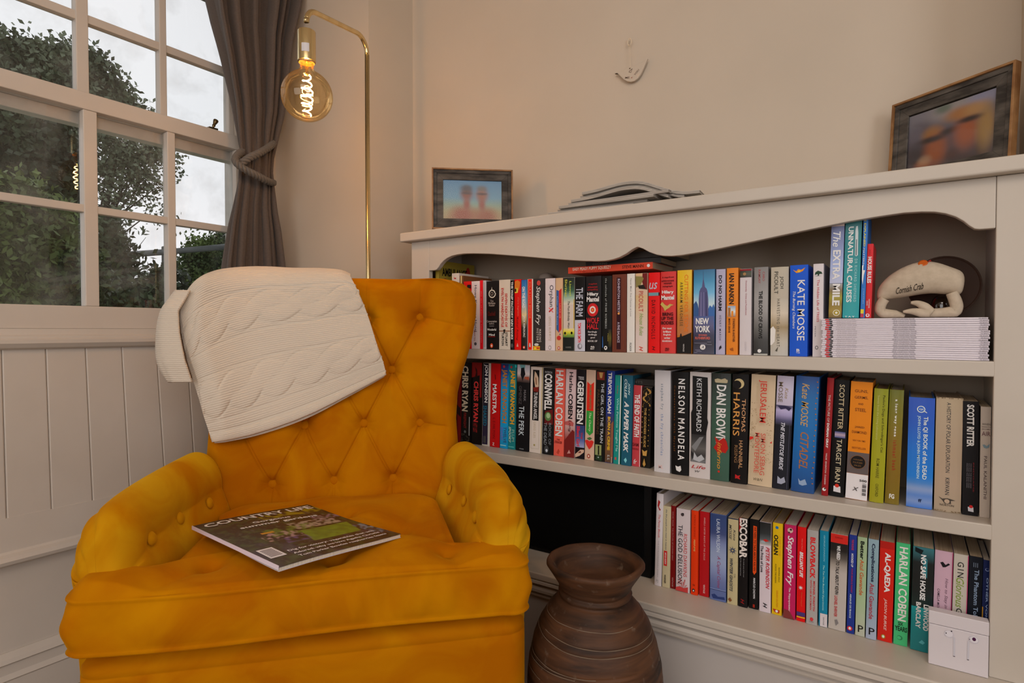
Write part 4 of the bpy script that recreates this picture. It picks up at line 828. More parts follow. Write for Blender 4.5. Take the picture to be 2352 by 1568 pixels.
# ------------------------------------------------------------------ middle shelf
def flowers(u0, u1, y0, y1, col, n=26, r=.05):
    return tuple(('O', random.uniform(u0, u1), random.uniform(y0, y1), random.uniform(.5, 1.2)*r, col) for _ in range(n))
row(1040, 820, 5.113, 1.428, Z2, [
 (45,92,60,1000,'6a0c0c','p','dark red paperback half hidden by the armchair on the middle shelf',(('P',((0,560),(1,600),(1,700),(0,660)),'20060a'),)),
 (96,205,60,1016,'100c0a','p','black paperback with very large cream capitals, nearest the armchair on the middle shelf',
   (('T','CHRIS RYAN',.06,.72,105,640,'c0ae90','B'),('T','FIREFIGHT',.28,.56,655,840,'7a1c18','b'),('O',.45,880,.12,'5a5a54'),('R',.86,700,.93,920,'a8a49c'))+flowers(.05,.9,900,1005,'3a3428',22,.07)),
 (212,338,62,1030,'0d0807','p','black and red paperback with a stack of red capitals',
   (('P',((0,62),(.95,62),(.95,470),(.78,470),(.75,210),(0,245)),'7c1412'),('P',((.3,110),(.5,150),(.55,230),(.3,240),(.4,180)),'2a0808'),('T','CHRIS RYAN',.22,.66,285,765,'c83430','B'),('T','HIT LIST',.2,.6,780,890,'7c1c1a','B'))),
 (342,430,70,1046,'b4a898','p','slim paperback with a dark plum spine inside a white border',
   (('R',.06,72,.78,1028,'14101c'),('G',.06,520,.78,1028,('14101c','1c1428','201830')),('T','JON RONSON',.16,.7,85,535,'c8c4c8','B'),('T','SHAKED',.14,.62,570,810,'1c5a6c','b'),('R',.2,930,.56,1010,'3c3a38'))),
 (435,548,75,1066,'a80c0c','p','plain red paperback reading MAESTRA',
   (('T','MAESTRA',.22,.64,320,675,'d8c4c0','b'),('P',((.4,200),(.5,210),(.55,260),(.46,268)),'5c0808'),('T','L S HILTON',.3,.55,720,965,'6a0a0a'),('T','Z',.3,.5,1015,1048,'d8c8c4','hb'))),
 (553,642,78,1082,'1480a8','p','bright blue paperback with long brown-gold capitals, left of the teal one',
   (('G',0,78,1,420,('142048','1c3c78','146c9c','1480a8')),('O',.4,112,.14,'a02828'),('T','JANET EVANOVICH',.08,.86,145,780,'986020','B'),('T','TWELVE',.5,.88,825,1015,'2c4868','b'),('T','SHARP',.1,.42,830,990,'5a5a98','b'),('R',.1,1040,.85,1050,'90c0d0'))),
 (648,736,82,1094,'0c6868','p','teal paperback with long orange capitals, right of the bright blue one',
   (('G',0,82,1,1092,('0c6060','0e6c6c','0a5858','0c6464','127070')),('R',.8,90,1,120,'20a8a8'),('O',.3,118,.14,'9a2828'),('T','JANET EVANOVICH',.06,.84,155,795,'c08414','B'),('T','PLUM',.5,.86,858,1000,'6a9484','b'),('T','SPOOKY',.1,.4,825,1020,'a8b098','bi'),('R',.1,1060,.85,1070,'50a098'))),
 (742,890,88,1112,'0f0e10','p','black paperback with a winter street picture on top, reading THE PERK',
   (('G',0,90,1,300,('a09ca0','b0a8a8','c0b0a8','6a5048','121012')),('P',((.2,90),(.65,90),(.6,140),(.3,140)),'5c8888'),('P',((.32,130),(.55,120),(.66,200),(.5,250),(.44,285),(.38,250),(.28,210)),'101014'),('P',((.6,230),(.95,225),(.95,265),(.62,255)),'90422c'),('T','MARK',.56,.74,385,520,'6a6464'),('T','GIMENEZ',.18,.4,340,560,'4a4240'),('T','THE PERK',.22,.62,580,930,'b0b4bc',''),('T','SPHERE',.3,.65,1080,1092,'8a8a8a','h'))),
 (899,1040,115,1138,'c0b0a0','p','white paperback with an inner black panel and a pale statue picture, reading TURNING ANGEL',
   (('R',.2,150,.74,752,'0c0a0a'),('P',((.35,165),(.5,190),(.66,240),(.7,340),(.55,400),(.4,350),(.3,260)),'b09478'),('P',((.4,230),(.5,250),(.55,330),(.45,320)),'7a4c30'),('P',((.25,360),(.7,350),(.68,410),(.3,410)),'6a1c14'),('T','TURNING ANGEL',.32,.62,415,740,'b8b0a8','b'),('T','GREG ILES',.34,.52,765,960,'a89880'),('R',.96,115,1,1136,'a89038'),('R',.12,1085,.8,1088,'a09484'),('R',.12,760,.14,1085,'a09484'),('R',.8,760,.82,1085,'a09484'),('O',.44,1045,.07,'8a7a40'))),
 (1052,1180,130,1152,'111010','p','black paperback with huge white capitals at the top and BOOK OF THE DEAD below',
   (('T','PATRICIA',.12,.8,165,190,'8a8684','hb'),('T','CORNWELL',.1,.8,195,625,'ccc8c4','B'),('P',((.2,640),(.9,610),(.95,790),(.15,800)),'541414'),('O',.48,700,.3,1.2,'4a6838'),('O',.5,690,.18,1.2,'88a070'),('T','BOOK OF',.56,.8,775,1035,'6a6c6c'),('T','THE DEAD',.14,.4,775,1040,'7a7c7c'),('O',.4,1090,.2,1.6,'3a3a3a'),('O',.42,1105,.1,1.2,'b0b0b0'))),
 (1184,1304,135,1166,'d85040','p','coral-orange paperback with tall grey-white capitals on the middle shelf',
   (('T','HARLAN COBEN',.12,.84,155,930,'b8c4bc','b'),('T','THE',.3,.6,965,985,'6a1c14','hB'),('T','STRANGER',.1,.84,990,1020,'6a1c14','hb'),('P',((.3,1130),(.5,1080),(.62,1110),(.5,1150)),'a03828'))),
 (1310,1428,142,1182,'b89890','p','pink-grey paperback fading to dark red hills at its foot',
   (('G',0,142,1,1180,('b89894','bca09c','bca29e','b89890','8a3430','6a1c1a')),('T','Harlan',.36,.74,175,410,'1a1416','b'),('T','COBEN',.3,.76,430,725,'120e10','B'),('P',((0,765),(.6,740),(.9,770),(.85,810),(0,800)),'a04c48'),('T','Long Lost',.34,.66,740,1035,'3a1c1e','i'),('P',((0,990),(.5,900),(.8,850),(1,870),(1,1180),(0,1180)),'641a18'),('P',((.7,860),(.85,850),(.95,980),(.8,960)),'241010'),('P',((.3,1140),(.5,1090),(.65,1130)),'a87870'))),
 (1436,1544,146,1194,'100c10','p','black paperback with huge white capitals and Silent Girl in red over blue',
   (('T','TESS',.18,.82,228,265,'a8a09c','hb'),('T','GERRITSEN',.12,.82,280,785,'ccc8c4','B'),('G',0,800,1,1060,('20305c','2c3c6c','485888','8a8ca8')),('T','Silent Girl',.14,.5,810,1050,'b02830','B'),('T','THE',.6,.8,880,960,'a02430','b'),('P',((.0,1150),(.6,1085),(1,1080),(1,1110),(.5,1160),(.05,1185)),'b09078'),('P',((.3,1130),(.6,1100),(.7,1120)),'5a2420'))),
 (1548,1658,150,1214,'b89880','p','tan paperback with red and green ribbons and a strawberry at its foot',
   (('P',((.12,290),(.5,325),(.86,290),(.86,632),(.12,632)),'c02414'),('P',((.12,632),(.86,632),(.86,885),(.5,925),(.12,885)),'2c8030'),('T','BORIS LEVYTS',.4,.6,330,610,'48683c','B'),('T','The Cherry',.34,.64,650,880,'a0b880','bi'),('P',((.02,990),(.25,975),(.5,990),(.75,975),(.98,990),(.8,1050),(.5,1090),(.2,1040)),'b82820'),('P',((.2,960),(.5,980),(.8,955),(.55,940)),'3c5830'),('O',.46,1168,.17,1.3,'8a3020'),('O',.46,1168,.08,1.5,'c8ac98'))),
 (1662,1782,155,1232,'0f0e0c','p','black paperback with a yellow window at its foot, reading GIRL ON THE TRAIN',
   (('R',.1,172,.85,268,'6c2418'),('P',((.3,180),(.7,180),(.6,245),(.4,245)),'a88048'),('T','THE GIRL ON THE TRAIN',.54,.82,305,1010,'b0b0b0',''),('T','PAULA HAWKINS',.16,.4,385,915,'4a3420',''),('R',.08,1035,.7,1160,'7c8050'),('P',((.36,1070),(.48,1070),(.5,1155),(.36,1155)),'100e0a'),('O',.42,1060,.08,1.3,'100e0a'),('P',((.2,1160),(.8,1170),(.75,1225),(.1,1215)),'20301c'),('O',.42,1185,.06,'a0a8a0'))),
 (1785,1880,160,1244,'142c70','p','dark blue paperback turning brown, reading BORN A CRIME in yellow',
   (('G',0,640,1,1240,('142c70','342c38','5c4030','64442c','4a3424')),('P',((1,740),(.7,780),(.75,1180),(1,1180)),'7c4c34'),('T','TREVOR NOAH',.22,.68,180,660,'d0d0d0','B'),('T','BORN A CRIME',.28,.62,700,1095,'c09420','B'),('T','JM',.3,.62,1150,1175,'a8a098','hb'),('T','JM',.3,.62,1185,1210,'a8a098','hb'),('R',.82,1170,.9,1240,'a89888'))),
 (1884,1962,212,1254,'14786c','p','slim teal-green paperback with a white right edge',
   (('R',.84,214,1,1252,'c8c0b8'),('T','Audrey',.3,.55,330,430,'8a4840'),('T','What Patients Taught Me',.26,.66,480,1105,'90c0b4',''),('R',.24,1175,.5,1205,'a04840'))),
 (1974,2092,212,1262,'174c5c','p','blue-teal paperback reading A PAPER MASK, its author name stacked at the top',
   (('T','JOHN',.52,.76,300,440,'a0b8c0','bi'),('T','COLLEE',.2,.46,258,480,'b0c4cc','bi'),('T','A PAPER MASK',.22,.7,515,1110,'c0d0d4','Bi'),('P',((.3,1200),(.5,1170),(.62,1200),(.5,1235)),'70b0c0')),{'pages':1}),
 (2104,2200,330,1274,'a83438','p','rose-red paperback reading THE END OF FAITH with a pale right edge',
   (('R',.92,332,1,1272,'c0a8a0'),('T','THE END OF FAITH',.16,.82,435,930,'ccc4bc','B'),('T','SAM',.04,.78,1000,1040,'5a1418','hb'),('T','HARRIS',.05,.78,1060,1082,'7a1c20','hb'),('T','fr',.2,.62,1190,1245,'d0c4c0','hi')),{'pages':1}),
 (2208,2318,350,1296,'15110c','p','short thick black paperback covered in gold scrollwork, reading GODDESS GUIDE',
   tuple(('O',.5+.36*math.sin(a*1.9),370+a*46,.085+.03*math.sin(a*3),'9c7438') for a in np.linspace(0,4.2,16))+tuple(('O',.5-.36*math.sin(a*1.9),370+a*46,.05,'5c4420') for a in np.linspace(0,4.2,16))+tuple(('O',.12+.7*(i%2),580+i*30,.06,'8a6830') for i in range(16))+
   (('P',((.5,400),(.62,430),(.5,460),(.38,430)),'a88048'),('R',.26,560,.66,1060,'15110c'),('T','THE GODDESS GUIDE',.34,.58,590,1050,'a07c40','b'),('P',((.2,1080),(.46,1100),(.76,1080),(.7,1150),(.3,1150)),'a87c3c'),('P',((.3,1250),(.46,1180),(.64,1250),(.46,1280)),'9c7438'))),
], default_lean=.022, rowid=2)
row(1480, 830, 5.059, 1.405, Z2, [
 (115,298,100,1285,'b4aca8','h','tall pale grey hardback with faint lowercase lettering reading the fry chronicles',
   (('T','stephen fry',.36,.6,255,555,'6a7078','w'),('T','the fry chronicles',.36,.6,605,1085,'6a7894','w'),('T','ML',.3,.6,1200,1240,'c09a90','h')),{'lean':.002,'dy':.002}),
 (318,512,118,1320,'0c0b0b','h','tall black hardback with spaced white capitals, left of the one with a portrait panel',
   (('T','NELSON MANDELA',.38,.78,198,1145,'ccc8c4','bw'),('T','Conversations with Myself',.08,.22,280,1050,'5a3410','w'),('P',((.24,1215),(.4,1225),(.56,1210),(.6,1260),(.5,1285),(.3,1270)),'c8c4c0')),{'lean':.003,'dy':.002}),
 (520,764,120,1362,'b4a8a0','h','wide white hardback with a torn black panel and a grey face in profile',
   (('P',((.14,165),(.86,178),(.88,400),(.86,650),(.9,700),(.82,820),(.8,1180),(.08,1175),(.1,900),(.08,600),(.14,560)),'121111'),('T','KEITH RICHARDS',.34,.58,195,815,'b4b0ac',''),('G',.1,850,.8,1175,('1c1b1b','383634','54504c','2c2a2a','6a6866')),('P',((.12,1000),(.5,880),(.7,870),(.3,1050)),'6c6a68'),('P',((.2,1150),(.25,1060),(.4,1120),(.6,1080),(.75,1130),(.5,1170)),'9a9896'),('P',((.1,1050),(.3,1100),(.15,1150)),'201e1e'),('T','Life',.12,.8,1212,1250,'9c2c2c','hi'),('T','W',.3,.55,1272,1295,'3a3634','hi')),{'lean':.004}),
 (768,985,135,1390,'2c4434','h','dark green hardback with large white capitals over a red splash',
   (('G',0,135,1,1388,('181c18','283830','2c4838','304c3c','305040','2c4838')),('R',.15,205,.85,240,'8a7458'),('P',((.14,210),(.3,195),(.5,205),(.7,190),(.85,215),(.8,245),(.2,245)),'a09070'),('T','DAN BROWN',.26,.78,270,950,'d0ccc8','b'),('P',((.2,880),(.45,920),(.7,880),(.85,920),(.95,1000),(.8,1060),(.6,1050),(.4,1085),(.3,1040),(.15,1010),(.3,960)),'9c1c14'),('T','inferno',.36,.6,940,1250,'b07828','i'),('O',.46,1282,.06,'b02418')),{'lean':.012}),
 (1000,1192,145,1422,'0e0a09','h','black hardback with a pale moon at the top and orange lettering',
   (('O',.42,255,.32,1.0,'b09a6c'),('O',.30,268,.27,1.0,'0e0a09'),('T','THOMAS',.62,.86,430,810,'b08058',''),('T','HARRIS',.1,.5,360,865,'b47c3c',''),('T','HANNIBAL',.5,.72,915,1245,'a87c54',''),('T','RISING',.22,.42,975,1180,'7a5838',''),('P',((.3,1315),(.45,1330),(.62,1320),(.55,1345),(.62,1370),(.4,1360),(.3,1368)),'a01c1c')),{'lean':.012}),
 (1202,1484,152,1464,'b8a080','h','widest hardback of the middle shelf, cream with red lettering reading JERUSALEM',
   (tuple(('O',random.uniform(.04,.3),random.uniform(480,1050),.014,'7a6038') for _ in range(46))+tuple(('O',random.uniform(.72,.98),random.uniform(500,1180),.014,'7a6038') for _ in range(46))+
   (('T','JERUSALEM',.36,.7,210,705,'b02c20',''),('T','THE BIOGRAPHY',.28,.34,215,460,'a08c68'),('T','SIMON SEBAG',.52,.72,830,1320,'b04838',''),('T','MONTEFIORE',.28,.48,830,1300,'b04838',''),('P',((.06,885),(.2,880),(.22,900),(.14,915),(.06,925)),'b82018'),('P',((.9,930),(.98,910),(.97,940)),'b82018'),('T','W&N',.28,.66,1360,1392,'4a4030','hi'))),{'lean':.026}),
 (1486,1680,165,1490,'1a1a20','h','grey and black hardback with a misty tree picture, reading MISTLETOE BRIDE',
   (('G',0,165,1,520,('a498a4','b0a4b0','a89ca8')),('G',0,510,1,740,('34304a','a498b4','8c80a0','484460','1c1c24')),('P',((.1,520),(.5,510),(.95,530),(.8,570),(.6,545),(.3,560)),'28243c'),('T','Kate',.5,.7,305,430,'8a7458','i'),('T','MOSSE',.12,.38,240,475,'6c5c4c',''),('T','THE MISTLETOE BRIDE',.36,.6,710,1265,'b4b0c0','bi'),('R',.86,720,.9,1480,'383844'),('P',((.3,1340),(.5,1370),(.7,1340),(.8,1400),(.55,1430),(.3,1425)),'8a8a94')),{'lean':.036}),
 (1702,1970,172,1530,'10508c','h','very thick blue hardback with gold lettering reading CITADEL',
   (('G',0,172,1,1528,('143c74','10588c','0c5c94','0c5890','104c84','143c6c')),('T','Kate MOSSE',.28,.6,255,760,'a8824c','i'),('T','CITADEL',.3,.68,825,1255,'94582c','i'),('P',((.3,1370),(.4,1400),(.6,1370),(.7,1430),(.5,1450),(.35,1440)),'7c8ca0'))+tuple(('O',.93+.03*math.sin(i),230+i*62,.03,'a05c20') for i in range(20)),{'lean':.036,'depth':.165}),
 (2056,2135,190,1556,'84181a','h','narrow red hardback with small white lettering, between thick blue and black hardbacks',
   (('T','THE PICTURE OF',.3,.64,385,700,'a89c94'),('T','DORIAN GRAY',.3,.66,712,1000,'d0c8c0','B'),('T','WILDE  EDGINTON  CULBARD',.36,.58,1060,1425,'c0b4ac'),('O',.4,1482,.28,'d0ccc8'),('O',.5,1474,.12,'101010')),{'lean':.038,'depth':.17}),
], default_lean=.03, rowid=2)
row(1860, 850, 4.611, 1.408, Z2, [
 (200,362,102,1332,'0b0a0a','h','black hardback with pale gold lettering reading TARGET IRAN',
   (('T','SCOTT RITTER',.36,.7,150,620,'b09c78',''),('G',.2,645,.9,710,('1c3468','a08890','283c70')),('T','TARGET IRAN',.36,.7,725,1180,'b0a080',''),('P',((.3,1220),(.75,1220),(.78,1285),(.3,1280)),'b8b0ac'),('O',.52,1215,.14,'b02818')),{'lean':.036}),
 (376,608,122,1370,'d87010','p','orange, grey and white paperback with a round medal and a price label, reading STEEL',
   (('R',0,868,1,1096,'544844'),('R',0,1098,1,1368,'c4b8b8'),('T','GUNS,',.2,.8,205,240,'6a3410','h'),('T','GERMS,',.2,.82,272,305,'6a3410','h'),('T','AND',.38,.62,345,365,'6a3410','h'),('T','STEEL',.25,.76,400,435,'6a3410','h'),('T','JARED',.28,.72,590,615,'6a3410','h'),('T','DIAMOND',.16,.84,640,668,'6a3410','h'),('T','NEW YORK TIMES',.22,.8,735,752,'7a3c10','h'),('T','BESTSELLER',.2,.84,812,832,'7a3c10','h'),
    ('O',.5,970,.36,1.0,'8a5828'),('O',.5,970,.345,1.0,'14100f'),('T','WINNER',.28,.72,938,952,'6c4c28','h'),('T','PULITZER',.28,.72,968,984,'6c4c28','h'),('T','PRIZE',.34,.66,1000,1014,'6c4c28','h'),('T','500',.62,.95,1148,1172,'201c1c','hb'),('T','X',.3,.6,1235,1275,'2a2422','hi'))+tuple(('R',.76,1190+i*14,.94,1190+i*14+(9 if i%3 else 4),'2c2828') for i in range(9)),{'lean':.034,'pages':1,'depth':.13}),
 (628,782,194,1388,'84800c','h','yellow-green hardback with small dark title, left of the olive one',
   (('G',0,194,1,1386,('7c7c10','88840c','8c880c','88800c')),('T',"Pavlov's Dogs and Schrodinger's Cat",.58,.8,262,860,'34300c'),('T','Scenes from the Living Laboratory',.22,.4,265,730,'a8a058'),('T','ROM HARRE',.38,.6,925,1130,'4a440c'),('T','OXFORD',.4,.6,1190,1325,'4a440c')),{'lean':.030}),
 (792,946,205,1408,'6c5c10','h','olive-brown hardback with spaced white lowercase letters reading a long way gone',
   (('G',0,205,1,1406,('60601c','6c6010','74580c','70540c','6c5810')),('T','a long way gone',.38,.62,305,695,'ccc4b0','Bw'),('T','ishmael beah',.4,.66,735,1050,'842c14','bw'),('T','FG',.3,.66,1300,1350,'c8c0b0','hB')),{'lean':.028}),
 (1018,1298,285,1468,'205ca4','h','bright blue hardback with clouds at its foot, reading BOOK of the DEAD',
   (('G',0,285,1,1130,('24489c','1c4ca0','1460ac','1068b0')),('G',0,1130,1,1466,('1068b0','3c70a8','7888a8','4c70a8','6c80a8','3464a8')),('T','The QI BOOK of the DEAD',.56,.76,485,1155,'b8c4d0','b'),('T','JOHN LLOYD & JOHN MITCHINSON',.34,.48,478,1150,'a0b4cc','b'),('O',.48,408,.16,'b8c4d0'),('O',.48,408,.12,'2050a0'),('T','QI',.4,.56,398,420,'b8c4d0','hb'),('P',((.56,425),(.6,418),(.72,440),(.7,445)),'b8c4d0'),('T','ff',.46,.6,1368,1402,'102040','hb')),{'lean':.012}),
 (1314,1602,285,1494,'9c8468','h','worn beige cloth hardback with slim dark lettering reading POLAR EXPLORATION',
   (('G',0,285,1,1490,('a08a6c','9c866c','9a8268','9c846c','948068')),('T','A HISTORY OF POLAR EXPLORATION',.4,.56,335,1075,'2c2c2c',''),('T','KIRWAN',.4,.56,1130,1310,'2c2c2c',''),('P',((.16,1335),(.3,1355),(.5,1345),(.8,1360),(.62,1370),(.64,1400),(.4,1405),(.3,1370)),'3c342c'),('O',.48,1378,.1,'9c846c'),('T','NORTON',.22,.74,1408,1430,'3c342c','h'))+tuple(('O',random.uniform(0,1),random.choice([290,1484,1478]),.02,'5c4830') for _ in range(30)),{'lean':.006}),
 (1612,1786,325,1530,'100e10','p','black paperback with bold white lettering, second from the right on the middle shelf',
   (('T','SCOTT RITTER',.26,.72,360,805,'ccc8c8','B'),('T','ENDGAME',.66,.74,970,1280,'641c20'),('T','SOLVING THE IRAQ CRISIS',.5,.56,980,1240,'7c7478'),('T','SOLVING THE IRAQ CRISIS',.38,.44,980,1240,'7c7478'),('T','SOLVING THE IRAQ CRISIS',.26,.32,980,1240,'7c7478'),('P',((.35,1440),(.7,1440),(.72,1490),(.38,1485)),'b0acac'),('O',.55,1435,.12,'b02020')),{'lean':-.006}),
 (1796,1946,385,1534,'a49484','p','beige paperback with a blue-grey feather, reading AIR, rightmost on the middle shelf',
   (('T','WHEN',.14,.96,555,575,'4a3c34','h'),('T','BREATH',.14,.96,588,598,'5c4c44','h'),('T','BECOMES',.14,.96,610,622,'5c4c44','h'),('T','AIR',.12,.96,640,685,'5c3c3c','h'),('P',((.2,780),(.4,775),(.6,790),(.9,765),(.85,800),(.6,815),(.35,810)),'647478'),('T','PAUL KALANITHI',.36,.66,895,1340,'4c3c38','')),{'lean':-.002}),
], default_lean=.0, rowid=2)
# ------------------------------------------------------------------ bottom shelf
row(1490, 1110, 4.9, 1.392, Z3, [
 (65,142,108,1160,'b8aca8','h','tall slim white hardback with red script, leftmost in the bottom row',
   (('P',((.3,180),(.6,200),(.4,260),(.7,290),(.5,300),(.2,250)),'8c1818'),('T','The Penny Bloods',.3,.66,345,610,'a83434','i'),('T','THE EXTRAORDINARY STORY',.4,.56,640,1060,'8a8280'),('T','FJ',.3,.6,1090,1125,'8a8480','h')),{'lean':.022,'depth':.16}),
 (152,238,250,1170,'b0a07c','p','slim cream paperback with a red panel low on its spine, mentioning five people',
   (('T','the five people you meet in heaven',.3,.56,285,745,'3c4450','i'),('R',.18,755,.62,925,'b02020'),('T','MITCH ALBOM',.3,.5,775,905,'d0b0a8','b'),('T','WARNER',.26,.5,1025,1125,'24221c','b')),{'lean':.010}),
 (243,300,248,1172,'680a0a','p','narrow dark maroon paperback beside the cream one with a red panel',
   (('T','OSCAR WILDE  THE PICTURE OF DORIAN GRAY',.34,.54,310,860,'a07068'),('T','VINTAGE',.36,.6,1045,1150,'a88880')),{'lean':.004}),
 (306,462,275,1240,'b8a8a4','p','thick off-white paperback with a red starburst foot reading GOD DELUSION',
   (('T','THE GOD DELUSION',.14,.46,465,1150,'1c1a22',''),('T','RICHARD DAWKINS',.54,.8,560,1060,'a83838',''),('O',.44,340,.12,'3c3030'),('O',.5,328,.05,'0c0c0c'))+tuple(('P',((.5+.02*i,1190+0*i),(.04+.12*i,1150-30*(i%3)),(.1+.12*i,1150-30*(i%3))),'a8302c') for i in range(7))+(('P',((0,1200),(.3,1180),(.6,1190),(.9,1170),(.9,1236),(0,1236)),'a83430'),),{'pages':2}),
 (474,552,300,1246,'d03008','p','slim vivid orange paperback in the bottom row',
   (('T','PATRICK SUSKIND',.4,.62,350,600,'8c2008'),('T','PERFUME',.36,.6,625,755,'e09050','b'),('T','PENGUIN',.3,.6,1125,1145,'5c1808','h'),('O',.42,1195,.2,1.3,'1c1410'),('O',.42,1198,.1,1.3,'d8d0c0'))),
 (568,680,310,1276,'9c1014','p','plain crimson paperback with a small spaced white title mentioning a CIRCUS',
   (('T','ANGELA CARTER NIGHTS AT THE CIRCUS',.42,.58,375,860,'c09088','w'),('T','VINTAGE',.42,.6,1140,1240,'c8a8a0'))),
 (690,872,330,1308,'44547c','p','misty blue paperback with dark clouds, title in red italics',
   (('G',0,335,1,1306,('283860','2c3c64','343e64','6c7494','8088a0','848ca4','747c9c','5c6488','4c5880','505c84')),('T','LAURA WILSON',.4,.62,385,755,'a8acb4',''),('T','A Capital Crime',.4,.66,800,1160,'803450','i'),('R',0,1183,1,1190,'1c2444'),('R',0,1178,1,1183,'8890b0'),('P',((.1,1250),(.3,1235),(.5,1260),(.9,1250),(.95,1280),(.2,1290)),'24305a')),{'lean':-.002}),
 (884,1000,378,1338,'a89870','p','parchment coloured paperback with a dark eight-pointed star, reading WINTER GHOSTS',
   (('R',0,378,1,392,'1c2038'),('T','Kate',.54,.76,505,625,'3c3a38','i'),('T','MOSSE',.12,.38,455,620,'3c3a38','i'),)+tuple(('P',((.5+.42*math.cos(a),735+50*math.sin(a)),(.5+.14*math.cos(a+.35),735+16*math.sin(a+.35)),(.5+.14*math.cos(a-.35),735+16*math.sin(a-.35))),'303850') for a in np.linspace(0,6.2832,9)[:-1])+(('O',.5,735,.2,'303850'),('O',.5,735,.1,'98885c'),('T','THE',.7,.8,985,1030,'3c3a38'),('T','WINTER GHOSTS',.24,.54,825,1190,'34383c','bi'),('P',((.1,1285),(.3,1260),(.5,1290),(.3,1310)),'6c4020'))+tuple(('O',random.uniform(.05,.95),random.uniform(395,1330),.025,'786440') for _ in range(18))),
 (1008,1112,380,1378,'0f0b0b','p','black paperback whose top half carries huge white capitals edged in red',
   (('P',((0,382),(.3,382),(.25,520),(0,540)),'8c1818'),('T','ESCOBAR',.06,.92,385,830,'c4b4a8','B'),('T','The inside story of the hunt',.5,.62,830,1040,'8c8884'),('T','for the most wanted man',.18,.28,830,1030,'8c8884'),('T','H',.28,.66,1285,1340,'7c1414','bi'))),
 (1126,1234,395,1392,'0d0b0a','p','slim black paperback with a vertical orange banner lettered in black',
   (('P',((.4,465),(.78,468),(.78,975),(.55,1010),(.4,985)),'c04010'),('T','WE NEED TO TALK ABOUT KELVIN',.48,.7,475,965,'3c1408','b'),('T','MARCUS CHOWN',.46,.68,1045,1275,'b8b4b0','b'),('R',.45,1340,.65,1375,'8c2010'))),
 (1245,1374,425,1440,'bcacac','p','white paperback with a dark stormy top, reading Price of Love',
   (('G',0,425,1,680,('141414','1c1e1e','242828','484c4c','a09890')),('P',((.3,625),(.55,612),(.85,630),(.5,645)),'a82018'),('O',.3,650,.22,.6,'8a8c8c'),('T','PETER ROBINSON',.56,.9,700,1170,'a42430','bi'),('T','The Price of Love',.1,.34,695,995,'1c1a20','b'),('T','H',.34,.7,1335,1390,'101010','bi')),{'lean':-.002}),
 (1386,1500,437,1468,'c49c0c','p','bright yellow paperback reading OCEAN',
   (('O',.42,487,.16,'1c5c8c'),('T','OCEAN',.12,.56,570,795,'14120c','B'),('T','A DIP IN THE',.66,.82,575,800,'c07c10'),('T','ROWING SOLO',.62,.76,930,1095,'403408'),('T','ACROSS THE INDIAN',.28,.42,895,1110,'403408'),('T','SARAH OUTEN',.44,.62,1190,1380,'b06810'),('P',((.1,1405),(.8,1410),(.75,1445),(.3,1440)),'9c2010'),('O',.5,1425,.14,'d8d0c8'))),
 (1516,1650,455,1500,'a81848','p','pink paperback with large white handwritten lettering, right of the bright yellow one',
   (('O',.5,515,.24,1.0,'b09484'),('O',.55,505,.1,'3c2020'),('O',.4,540,.08,'3c2020'),('T','Stephen Fry',.16,.8,575,1130,'d0b8bc','bi'),('T','The Hippopotamus',.4,.6,1150,1420,'d0b8bc','Bw'),('P',((.0,1400),(.5,1410),(.95,1500),(.0,1500)),'6c2c28'),('O',.2,1450,.1,'8c4430'))),
 (1662,1762,482,1532,'c00c0c','p','vivid red paperback with a white star, reading BRILLIANT LIFE',
   (('T','How to Have a',.5,.62,610,745,'d07060'),('T','BRILLIANT LIFE',.3,.7,755,1040,'d8c8c0','Bi'),)+tuple(('P',((.46+.3*math.cos(a),1155+28*math.sin(a)),(.46+.1*math.cos(a+.4),1155+9*math.sin(a+.4)),(.46+.1*math.cos(a-.4),1155+9*math.sin(a-.4))),'d8ccc8') for a in np.linspace(0,6.2832,9)[:-1])+(('O',.46,1155,.12,'d8ccc8'),('T','Michael Heppell',.48,.66,1200,1360,'d04828','i'),('R',.02,1425,1,1470,'3c2c5c'),('R',.02,1476,1,1488,'c8a020'))),
 (1772,1898,515,1556,'948c84','p','grey paperback with heavy red capitals reading BLOWBACK',
   (('T','BLOWBACK',.28,.76,592,1045,'b81c1c','B'),('T','MICHAEL FORSYTH',.6,.78,1070,1400,'a83030','B'),('T','WITH LEE BUCKMAN',.32,.48,1062,1395,'a83030','b'),('O',.5,1495,.16,1.2,'b03030'),('T','BOOK',.3,.72,1515,1530,'7c706c','hb'))),
 (1912,2012,525,1580,'0c6c84','p','slim teal-blue paperback with a small white label at its foot',
   (('T','GEORGE JOHNSON',.42,.62,570,860,'78acb8','i'),('T','The Ten Most Beautiful Experiments',.36,.6,900,1400,'8cbcc4','i'),('R',.16,1435,1,1580,'b4a8a4'),('T','VINTAGE',.5,.66,1470,1560,'4c4848')),{'pages':2}),
], default_lean=.004, rowid=3)
